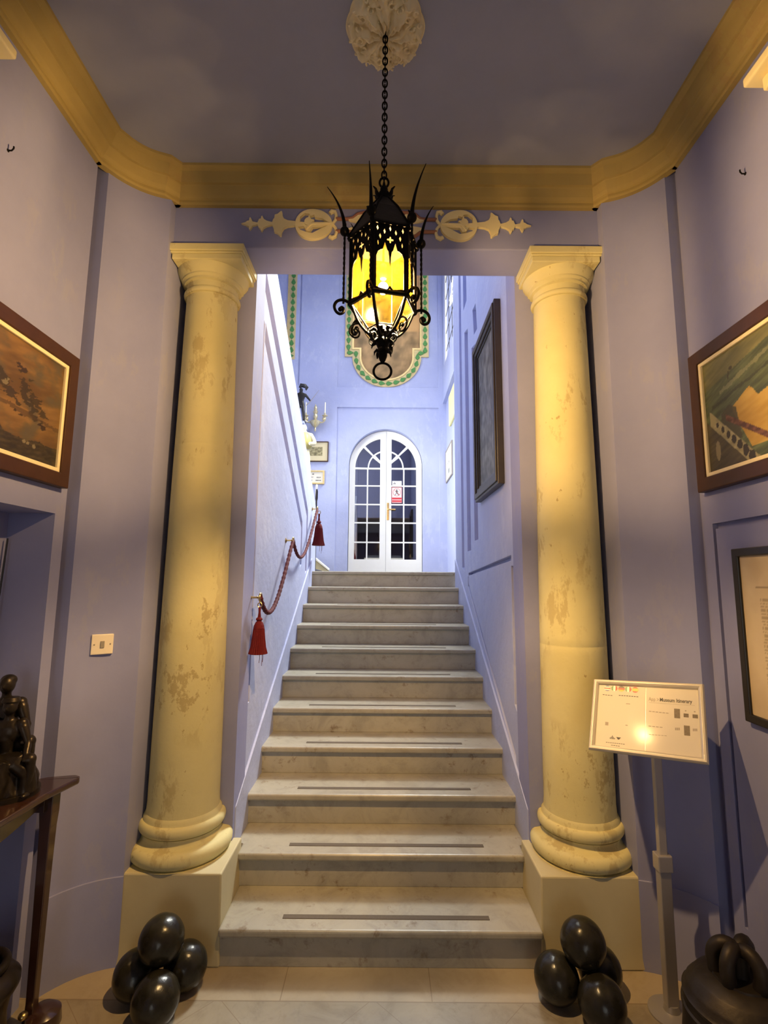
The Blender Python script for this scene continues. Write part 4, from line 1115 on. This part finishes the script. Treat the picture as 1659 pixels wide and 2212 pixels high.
# ------------------------------------------------------------------ garlanded paintings on the hall back wall
def back_art(u, v):
    n1 = fbm(u*2.5, v*5, 41); n2 = fbm(u*7, v*10, 42)
    c = lerp((160,124,80), (206,160,100), .5+n1*.9)
    if v > .62: c = lerp(c, (214,164,112), .6)
    if v < .45: c = lerp((118,94,58), (184,146,96), .5+n2*.9)
    return c
def back_art2(u, v): return lerp((60,36,22), (96,58,34), .5+fbm(u*5,v*4,43))
def garland(name, label, cx, zsh, ztop, w, R, fn, full=True):
    t = thing(name, label, 'painting', (cx,YB,zsh-R*.9))
    yw = YB+.022
    hwid = w/2
    # outline: down the right side, shoulder step in, round bottom, shoulder, up
    def outline(o):
        ho = hwid-o; Rb = R-o
        return [(cx-ho,ztop),(cx-ho,zsh+o*1.0),(cx-Rb,zsh+o)]+[(cx+Rb*cos(a_), zsh+.0+Rb*.92*sin(a_)) for a_ in [pi+pi*i/28 for i in range(29)]][1:-1]+[(cx+Rb,zsh+o),(cx+ho,zsh+o),(cx+ho,ztop)]
    bm = bmesh.new(); A_, B_ = outline(0), outline(.125)
    slab(bm, A_+list(reversed(B_)), [], lambda u,v,q: (u,yw-q,v), 0, .03); obj('cream_border', bm, simple('garland_border', (.62,.50,.24), .5, var=.2, vs_=12), t, bevel=.004)
    bm = bmesh.new(); A_, B_ = outline(.118), outline(.150)
    slab(bm, A_+list(reversed(B_)), [], lambda u,v,q: (u,yw-q,v), 0, .042); obj('gilded_inner_moulding', bm, m_goldleaf, t, bevel=.004)
    bm = bmesh.new(); mid = outline(.060); L_ = []
    for i in range(len(mid)-1):
        a_, b_ = Vector(mid[i]), Vector(mid[i+1]); L_.append((a_,b_,(b_-a_).length))
    tot = sum(q[2] for q in L_); step = .122; s_ = .04; k = 0
    while s_ < tot:
        acc = 0
        for a_, b_, l_ in L_:
            if acc+l_ >= s_:
                p = a_.lerp(b_, (s_-acc)/l_); dv = (b_-a_).normalized(); break
            acc += l_
        nv = Vector((-dv.y,dv.x))
        lf_ = [p-dv*.052, p-dv*.035+nv*.024, p-dv*.010+nv*.038, p+dv*.030+nv*.020, p+dv*.062, p+dv*.030-nv*.020, p-dv*.010-nv*.038, p-dv*.035-nv*.024]
        slab(bm, [tuple(q) for q in lf_], [], lambda u,v,q: (u,yw-q,v), .03, .046)
        s_ += step; k += 1
    obj('leaf_garland', bm, m_green, t, bevel=.004)
    nu, nv_ = 44, 60; zb = zsh-R*.92+.12
    def keep(u, v):
        x = cx-(hwid-.13)+u*(2*hwid-.26); z = zb+v*(ztop-zb)
        if z > zsh+.13: return True
        Rb = R-.135; return (x-cx)**2/Rb**2+(z-zsh)**2/(Rb*.92)**2 < 1.0 or (abs(x-cx) < Rb and z > zsh)
    canvas('picture', (cx-(hwid-.13),yw-.014,zb), (2*hwid-.26,0,0), (0,0,ztop-zb), nu, nv_, fn, m_paint, t, keep)
garland('garlanded_painting', 'round-bottomed landscape painting in a green garlanded border over the hall door', .026, 5.31, 6.85, 1.40, .575, back_art)
garland('garlanded_painting', 'dark brown painting in a green garlanded border, cut off by the raking parapet', -2.02, 5.25, 6.85, 1.02, .36, back_art2)

# ------------------------------------------------------------------ candle sconce and small frames on the hall wall
SX, SZ, SY = -1.125, 4.22, 7.90
t = thing('candle_sconce', 'two-armed pale brass wall sconce with white candles, left of the hall door', 'wall light', (SX,8.0,SZ))
bm = bmesh.new(); lathe(bm, [(.002,SZ-.24),(.012,SZ-.23),(.018,SZ-.20),(.010,SZ-.175),(.03,SZ-.16),(.075,SZ-.11),(.090,SZ-.075),(.070,SZ-.06),(.035,SZ-.05),(.022,SZ-.03),(.034,SZ-.01),(.036,SZ+.03),(.022,SZ+.055),(.034,SZ+.07),(.040,SZ+.10),(.022,SZ+.12),(.030,SZ+.14),(.026,SZ+.17),(.012,SZ+.19),(.004,SZ+.22)], (SX,SY,0), 20)
tube(bm, [(SX,SY,SZ-.05),(SX,8.02,SZ-.05)], .02, 8); obj('baluster_body', bm, m_sconce, t, smooth=True)
for s in (-1,1):
    bm = bmesh.new(); pts = [(SX+s*.03,SZ-.06),(SX+s*.09,SZ-.085),(SX+s*.14,SZ-.07),(SX+s*.165,SZ-.02),(SX+s*.13,SZ-.005),(SX+s*.125,SZ-.04),(SX+s*.15,SZ-.055),(SX+s*.155,SZ-.03),(SX+s*.155,SZ+.02)]
    tube(bm, [(u,SY,v) for u, v in [tuple(q) for q in cat(pts,4)]], .011, 8); ball(bm, (SX+s*.14,SY,SZ-.03), .026, 10)
    obj('scroll_arm', bm, m_sconce, t, smooth=True)
    bm = bmesh.new(); lathe(bm, [(.002,SZ+.0),(.016,SZ+.01),(.045,SZ+.025),(.045,SZ+.032),(.016,SZ+.034),(.018,SZ+.07),(.013,SZ+.07)], (SX+s*.155,SY,0), 16); obj('drip_cup', bm, m_sconce, t, smooth=True)
    bm = bmesh.new(); lathe(bm, [(.011,SZ+.06),(.0105,SZ+.25),(.003,SZ+.258)], (SX+s*.155,SY,0), 12); obj('candle', bm, m_candle, t, smooth=True)
def engraving(u, v):
    c = (208,196,158)
    if .25 < u < .80 and .26 < v < .76:
        n = fbm(u*9, v*9, 51); m = fbm(u*30, v*30, 52, 2); c = lerp((106,98,70), (176,166,124), .5+n*.8+m*.4)
    return c
framed('framed_engraving', 'buff engraving in a thin dark brown frame under the candle sconce', 'framed print', None, (-1.335,YB,3.505), (1,0,0), (0,0,1), .425, .335, .014, .03, m_frame, [('canvas',(60,50,engraving),m_print,.016)])
def cert(u, v):
    c = (222,218,204)
    if (abs(u-.42) < .05 and abs(v-.78) < .05): c = (90,86,84)
    for (a0,a1,b,th) in ((.15,.45,.52,.03),(.62,.88,.50,.03),(.62,.88,.43,.02),(.12,.38,.22,.05),(.58,.9,.22,.05)):
        if a0 < u < a1 and abs(v-b) < th and fbm(u*40,b*9,53,2) > -.3: c = (120,116,112)
    return c
framed('framed_certificate', 'small white certificate in a gold frame, below the buff engraving', 'framed print', None, (-1.29,YB,3.135), (1,0,0), (0,0,1), .325, .225, .024, .03, m_goldleaf, [('canvas',(60,40,cert),m_print,.016)])
# white notice board and yellow panel on the right wall of the hall
def info(u, v):
    c = (236,238,230)
    if (abs(u-.45) < .12 and abs(v-.80) < .02) or (abs(u-.5) < .2 and abs(v-.55) < .07 and fbm(u*9,v*9,61) > 0) or (abs(u-.5) < .10 and abs(v-.23) < .08): c = (140,142,138)
    return c
framed('framed_notice', 'white notice with grey marks in a thin grey frame, right wall of the hall', 'notice', None, (1.01,7.98,3.16), (0,-1,0), (0,0,1), .72, .52, .025, .022, m_grey, [('canvas',(40,30,info),m_print,.016)])
bm = B(.975,1.012,6.6,7.42,3.93,4.40); relocate(tag(obj('yellow_wall_panel', bm, m_yellow, None, bevel=.01), 'pale yellow panel high on the bright right wall of the hall', 'panel'))

# ------------------------------------------------------------------ statues beyond the parapet
def person_skin(o, s, pose):
    nodes = {}; 
    for k, (x,y,z,r) in pose.items(): nodes[k] = ((o[0]+x*s,o[1]+y*s,o[2]+z*s), (r*s,r*s) if not isinstance(r,tuple) else (r[0]*s,r[1]*s))
    return nodes
E_ = [('pelvis','waist'),('waist','chest'),('chest','neck'),('neck','head'),('head','crown'),('chest','shL'),('shL','elL'),('elL','haL'),('chest','shR'),('shR','elR'),('elR','haR'),('pelvis','hipL'),('hipL','knL'),('knL','ftL'),('pelvis','hipR'),('hipR','knR'),('knR','ftR')]
stand = dict(pelvis=(0,0,.50,.085),waist=(0,0,.60,.07),chest=(0,0,.73,.095),neck=(0,0,.82,.035),head=(0,-.01,.89,.058),crown=(0,0,.95,.045),shL=(-.12,0,.76,.045),elL=(-.17,-.02,.62,.032),haL=(-.13,-.10,.53,.022),shR=(.12,0,.76,.045),elR=(.20,-.02,.66,.032),haR=(.27,-.08,.56,.024),hipL=(-.06,0,.46,.065),knL=(-.07,-.02,.25,.045),ftL=(-.08,0,.03,.032),hipR=(.06,0,.46,.065),knR=(.08,-.03,.25,.045),ftR=(.10,0,.03,.032))
# black swordsman on a console shelf
t = thing('warrior_statuette', 'small black statuette with raised sword beside the wall sconce, above the parapet', 'statue', (-1.32,7.62,4.03))
bm = skin(person_skin((-1.32,7.62,4.05), .58, stand), E_, 2); obj('body', bm, m_black, t, smooth=True)
bm = bmesh.new(); lathe(bm, [(.002,4.03),(.09,4.03),(.09,4.05),(.002,4.06)], (-1.32,7.62,0), 20); obj('base', bm, m_black, t)
bm = bmesh.new(); tube(bm, [(-1.34,7.60,4.60),(-1.32,7.60,4.64),(-1.26,7.60,4.63),(-1.23,7.60,4.60),(-1.24,7.6,4.56)], [.02,.035,.035,.03,.01], 8); obj('plumed_hat', bm, m_black, t, smooth=True)
bm = bmesh.new(); tube(bm, [(-1.22,7.56,4.30),(-1.155,7.56,4.37),(-1.03,7.56,4.55)], [.007,.005,.002], 6); obj('sword', bm, m_grey, t)
t = thing('console_shelf', 'pale corbel shelf under the black statuette, hidden behind the parapet edge', 'shelf', (-1.40,8.0,3.85))
bm = bmesh.new(); box(bm, -1.52,-1.24,7.50,8.0,3.99,4.03); obj('shelf_top', bm, m_blue_rough, t, bevel=.004)
bm = bmesh.new(); box(bm, -1.48,-1.36,7.70,8.0,3.80,3.99); obj('corbel', bm, m_blue_rough, t, bevel=.01)
# cream robed figure on a tall plinth
t = thing('robed_statue', 'cream and gilt robed statue half hidden behind the parapet, left of the engraving', 'statue', (-1.23,7.2,3.02))
p2_ = dict(stand); p2_.update(haR=(.10,-.12,.60,.030), elR=(.19,-.02,.62,.045), shR=(.12,0,.76,.055))
bm = skin(person_skin((-1.19,7.2,3.02), .90, p2_), E_, 2); obj('body', bm, m_plaster_statue, t, smooth=True)
bm = bmesh.new(); lathe(bm, [(.002,3.02),(.12,3.02),(.11,3.2),(.09,3.38),(.075,3.50),(.10,3.60),(.11,3.68),(.06,3.75),(.002,3.76)], (-1.19,7.2,0), 40, ribs=9, ribamp=.07); obj('robe', bm, m_plaster_statue, t, smooth=True)
bm = bmesh.new(); lathe(bm, [(.06,3.48),(.115,3.54),(.125,3.62),(.110,3.69),(.07,3.74),(.06,3.74)], (-1.185,7.19,0), 40, ribs=6, ribamp=.06); obj('gilt_cape', bm, m_statue_gold, t, smooth=True)
t = thing('statue_plinth', 'plain cream plinth carrying the robed statue behind the parapet', 'plinth', (-1.23,7.2,Z0))
bm = bmesh.new(); box(bm, -1.37,-1.10,7.07,7.33,Z0,2.92); obj('shaft', bm, m_ped, t, bevel=.01)
bm = bmesh.new(); box(bm, -1.40,-1.07,7.04,7.36,2.92,3.02); obj('cap', bm, m_ped, t, bevel=.01)
t = thing('black_stanchion', 'thin black rod with a pale tip rising behind the end of the parapet', 'pole', (-.815,6.0,Z0))
bm = bmesh.new(); lathe(bm, [(.002,Z0),(.09,Z0),(.09,Z0+.02),(.012,Z0+.04),(.010,2.55),(.016,2.57),(.018,2.66),(.012,2.69),(.002,2.69)], (-.815,6.0,0), 16); obj('rod', bm, m_black, t, smooth=True)
bm = bmesh.new(); lathe(bm, [(.008,2.69),(.012,2.70),(.012,2.74),(.002,2.75)], (-.815,6.0,0), 12); obj('tip', bm, m_card, t, smooth=True)
# stone string end at the foot of the upper flight
bm = bmesh.new(); slab(bm, [(-1.25,Z0),(-.84,Z0),(-.84,Z0+.06),(-1.04,Z0+.22),(-1.25,Z0+.24)], [], lambda u,v,q: (u,7.60+q,v), 0, .22)
t = thing('marble_string_block', 'low cream block with sloping top on the landing, left of the hall door', 'stone block', (-1.04,7.7,Z0)); obj('block', bm, m_ped, t, bevel=.006)
bm = bmesh.new(); slab(bm, [(-1.26,Z0+.24),(-1.04,Z0+.22),(-.83,Z0+.06),(-.83,Z0+.085),(-1.035,Z0+.25),(-1.26,Z0+.27)], [], lambda u,v,q: (u,7.585+q,v), 0, .25); obj('coping', bm, m_white, t, bevel=.004)

# ------------------------------------------------------------------ console table, bronze group and card at the left edge
t = thing('console_table', 'dark polished wooden console table with shaped top, cut off at the left edge', 'table', (-1.36,1.7,0))
TT = [(-1.535,1.20),(-1.535,2.060),(-1.360,2.060),(-1.30,2.098),(-1.235,2.116),(-1.205,2.118),(-1.186,2.108),(-1.178,2.088),(-1.185,2.06),(-1.205,1.95),(-1.215,1.70),(-1.215,1.20)]
bm = bmesh.new(); slab(bm, TT, [], lambda u,v,q: (u,v,q), .808, .832); obj('tabletop', bm, m_wood, t, bevel=.009, seg=3)
bm = bmesh.new(); n_ = 14
def apr(y): return .722+.05*((y-1.63)/.42)**2
A_ = [(1.26+i*.76/n_, apr(1.26+i*.76/n_)) for i in range(n_+1)]
slab(bm, A_+[(2.02,.81),(1.26,.81)], [], lambda u,v,q: (-1.262-q,u,v), 0, .022); box(bm,-1.50,-1.25,2.0,2.02,.74,.81); obj('apron', bm, m_wood, t, bevel=.004)
for (x,y) in ((-1.250,2.035),(-1.262,1.28),(-1.50,2.02),(-1.50,1.28)):
    bm = bmesh.new(); rg = []
    for z, w_ in ((.0,.020),(.02,.024),(.06,.016),(.10,.015),(.55,.019),(.68,.021),(.73,.024),(.808,.024)):
        rg.append([bm.verts.new((x+a_*w_,y+b_*w_,z)) for a_, b_ in ((-1,-1),(1,-1),(1,1),(-1,1))])
    for a_, b_ in zip(rg, rg[1:]):
        for j in range(4): bm.faces.new((a_[j],a_[(j+1)%4],b_[(j+1)%4],b_[j]))
    bm.faces.new(rg[0]); bm.faces.new(rg[-1]); obj('leg', bm, m_wood, t, bevel=.003)
bm = bmesh.new(); lathe(bm, [(.002,0),(.055,0),(.060,.01),(.056,.05),(.03,.07),(.002,.072)], (-1.215,2.05,0), 24); obj('round_foot', bm, m_wood, t, smooth=True)
bm = bmesh.new(); ball(bm, (-1.255,1.998,.075), .016, 12, (1,1,.8)); obj('brass_castor', bm, m_brass, t, smooth=True)
# bronze group of two seated figures
def fuse(o, it=3):
    m = o.modifiers.new('fuse','REMESH'); m.mode = 'VOXEL'; m.voxel_size = .0035; m.use_smooth_shade = True
    q = o.modifiers.new('soften','SMOOTH'); q.factor = .5; q.iterations = it
def figure(ox, oy, oz, k, seed):
    """seated figure in one fused surface; offsets from the pelvis in metres, k = scale"""
    bm = bmesh.new(); P = lambda x, y, z: (ox+x*k, oy+y*k, oz+z*k)
    ball(bm, P(0,0,.0), .050*k, 20, (1.15,.95,.85)); ball(bm, P(-.002,-.004,.125), .048*k, 20, (1.15,.80,1.10))
    tube(bm, [P(0,0,.0),P(-.003,0,.05),P(-.003,-.003,.10),P(-.002,-.006,.15)], [.046*k,.034*k,.040*k,.036*k], 16)
    tube(bm, [P(-.002,-.006,.15),P(.0,-.012,.185),P(.002,-.016,.205)], [.026*k,.015*k,.016*k], 14)
    ball(bm, P(.004,-.018,.222), .026*k, 20, (.95,1.05,1.25)); ball(bm, P(.008,-.044,.218), .006*k, 10, (.8,1.1,1.4)); ball(bm, P(.0,-.008,.236), .026*k, 16, (1.08,1.0,.85))
    for sg, el, ha in ((-1,(-.075,-.035,.075),(-.020,-.085,.045)),(1,(.085,-.01,.080),(.105,-.050,.030))):
        tube(bm, [P(sg*.045,-.004,.158),P(sg*.058,-.006,.140),P(*[q for q in ((sg*.058+el[0])/2,(el[1]-.006)/2,(el[2]+.14)/2)]),P(*el)], [.020*k,.021*k,.017*k,.013*k], 12)
        tube(bm, [P(*el),P((el[0]+ha[0])/2,(el[1]+ha[1])/2,(el[2]+ha[2])/2),P(*ha)], [.014*k,.013*k,.009*k], 12)
        ball(bm, P(*ha), .011*k, 12, (1,1.3,.8)); ball(bm, P(*el), .0145*k, 12); ball(bm, P(sg*.050,-.004,.155), .022*k, 14)
    for sg, kn, ft in ((-1,(.010,-.110,.020),(.005,-.105,-.100)),(1,(.115,-.035,.028),(.110,-.035,-.095))):
        tube(bm, [P(sg*.022,-.010,-.004),P(kn[0]*.5+sg*.012,kn[1]*.5,.014),P(*kn)], [.034*k,.030*k,.022*k], 14)
        ball(bm, P(*kn), .023*k, 14); tube(bm, [P(*kn),P(kn[0],kn[1]+.004,kn[2]*.5-.03),P(*ft)], [.021*k,.019*k,.011*k], 12)
        ball(bm, P(ft[0]+.008,ft[1]-.014,ft[2]-.004), .013*k, 12, (1,1.8,.7))
    return bm
g = thing('bronze_group', 'dark bronze sculpture of two seated figures on the console table', 'sculpture', (-1.36,1.93,.832))
bm = figure(-1.352, 1.925, .938, .90, 1); fuse(obj('front_figure', bm, m_bronze, g, smooth=True), 2)
bm = figure(-1.398, 1.965, .985, 1.00, 4); fuse(obj('rear_figure', bm, m_bronze, g, smooth=True), 2)
bm = bmesh.new(); lathe(bm, [(.002,1.150),(.027,1.152),(.030,1.158),(.025,1.170),(.002,1.174)], (-1.351,1.914,0), 18); obj('flat_cap', bm, m_bronze, g, smooth=True)
bm = bmesh.new(); lathe(bm, [(.002,.835),(.098,.835),(.094,.87),(.080,.91),(.066,.95),(.045,.96),(.030,.975),(.002,.98)], (-1.352,1.935,0), 64, ribs=7, ribamp=.10); tube(bm, [(-1.35,1.90,.955),(-1.29,1.89,.95),(-1.262,1.905,.91),(-1.268,1.915,.845)], [.030,.034,.030,.040], 14); tube(bm, [(-1.37,1.88,.96),(-1.325,1.845,.945),(-1.318,1.85,.90),(-1.325,1.87,.845)], [.028,.030,.027,.034], 14); bmesh.ops.subdivide_edges(bm, edges=bm.edges[:], cuts=1, use_grid_fill=True)
for v in bm.verts:
    v.co += Vector((noise.noise(v.co*28),noise.noise(v.co*28+Vector((7,0,0))),noise.noise(v.co*28+Vector((0,9,0)))))*.012
    if v.co.z < .845: v.co.z = .845
fuse(obj('draped_rock', bm, m_bronze, g, smooth=True), 10)
bm = bmesh.new(); lathe(bm, [(.002,.832),(.105,.832),(.105,.848),(.002,.85)], (-1.345,1.925,0), 24); obj('plinth', bm, m_bronze, g, smooth=True)
# small gilt card frame standing on the table
Mc = Matrix.Translation((-1.318,1.745,.833)) @ Matrix.Rotation(radians(62),4,'Z') @ Matrix.Rotation(radians(-16),4,'X')
t = thing('card_frame', 'small gilt-edged card standing on the console table, at the left edge', 'framed card', tuple(Mc.translation))
Fc = lambda u, v, q: tuple(Mc @ Vector((u,-q,v)))
bm = bmesh.new(); slab(bm, [(-.10,0),(.03,0),(.03,.17),(-.10,.17)], [[(-.09,.01),(.02,.01),(.02,.16),(-.09,.16)]], Fc, -.006, .006); obj('gilt_edge', bm, m_goldleaf, t, bevel=.002)
bm = bmesh.new(); slab(bm, [(-.095,.005),(.025,.005),(.025,.165),(-.095,.165)], [], Fc, -.004, .0); obj('card', bm, m_mat, t)
bm = bmesh.new(); tube(bm, [Fc(-.035,.10,-.004), tuple(Vector(Fc(-.035,.10,-.004))*1 + Vector((-.05,.03,-(Fc(-.035,.10,-.004)[2]-.835))))], .004, 6); obj('strut', bm, m_wood, t)
# cord hanging in the niche
bm = bmesh.new(); tube(bm, [(-1.530,2.050,1.76),(-1.533,2.046,1.60),(-1.537,2.040,1.40),(-1.540,2.035,1.20),(-1.541,2.030,1.0)], .0035, 6)
relocate(tag(obj('niche_cord', bm, m_black, None, smooth=True), 'thin dark cord hanging down the back of the left niche', 'cord'))

# ------------------------------------------------------------------ bells on the floor
def bell(cx, cy, label, s=1.0, top=.375):
    t = thing('bronze_bell', label, 'bell', (cx,cy,0), 'old bells on the floor')
    k = top
    pf = [(.002,0),(.215*s,0),(.214*s,.012),(.195*s,.05),(.176*s,.12),(.166*s,k-.16),(.165*s,k-.120),(.169*s,k-.116),(.169*s,k-.108),(.163*s,k-.104),(.161*s,k-.085),(.165*s,k-.081),(.165*s,k-.074),(.157*s,k-.068),(.152*s,k-.052),(.146*s,k-.046),(.128*s,k-.024),(.122*s,k-.020),(.098*s,k-.008),(.080*s,k-.004),(.078*s,k+.002),(.050*s,k+.004),(.002,k+.005)]
    bm = bmesh.new(); lathe(bm, pf, (cx,cy,0), 72)
    for v in bm.verts: v.co.x += .0012*noise.noise(v.co*50); v.co.y += .0012*noise.noise(v.co*50+Vector((5,5,5)))
    obj('body', bm, m_bell, t, smooth=True)
    for i, (a_, r_) in enumerate(((radians(155),.036),(radians(35),.034),(radians(-70),.034),(radians(-150),.030))):
        bx, by = cx+cos(a_)*.030*s, cy+sin(a_)*.030*s
        bm = bmesh.new(); P = []
        for j in range(9):
            q = j/8; ang = pi*q; P.append((bx+cos(a_)*(.030*sin(ang)), by+sin(a_)*(.030*sin(ang)), k+.002+.105*s*sin(ang*.5+.0)*(1 if q<=1 else 1)))
        P = [(bx+cos(a_)*.034,by+sin(a_)*.034,k-.004),(bx+cos(a_)*.040,by+sin(a_)*.040,k+.035),(bx+cos(a_)*.034,by+sin(a_)*.034,k+.062),(bx+cos(a_)*.010,by+sin(a_)*.010,k+.082),(bx-cos(a_)*.018,by-sin(a_)*.018,k+.074),(bx-cos(a_)*.022,by-sin(a_)*.022,k+.03),(bx-cos(a_)*.022,by-sin(a_)*.022,k-.002)]
        tube(bm, [tuple(q) for q in cat(P,4)], .022*s, 10); obj('crown_loop', bm, m_bell, t, smooth=True)
bell(1.135,1.775, 'dark bronze bell with looped crown standing on the floor at the right edge', 1.0, .375)
t = thing('bronze_mortar', 'dark bronze vessel with a ringed rim on the floor, cut off at the left edge', 'vessel', (-1.34,1.86,0))
bm = bmesh.new(); lathe(bm, [(.002,0),(.13,0),(.135,.02),(.105,.06),(.098,.16),(.108,.22),(.122,.235),(.130,.25),(.130,.265),(.112,.285),(.085,.30),(.06,.305),(.002,.306)], (-1.34,1.86,0), 48); obj('body', bm, m_bronze, t, smooth=True)
bm = bmesh.new(); tube(bm, [(-1.34+.085*cos(a_),1.86+.085*sin(a_),.316) for a_ in [2*pi*i/32 for i in range(32)]], .014, 10, closed=True); obj('rim_ring', bm, m_bronze, t, smooth=True)
bm = bmesh.new(); tube(bm, [(-1.34+.035*cos(a_),1.86,.355+.035*sin(a_)) for a_ in [2*pi*i/20 for i in range(20)]], .012, 8, closed=True); obj('ring_handle', bm, m_bronze, t, smooth=True)
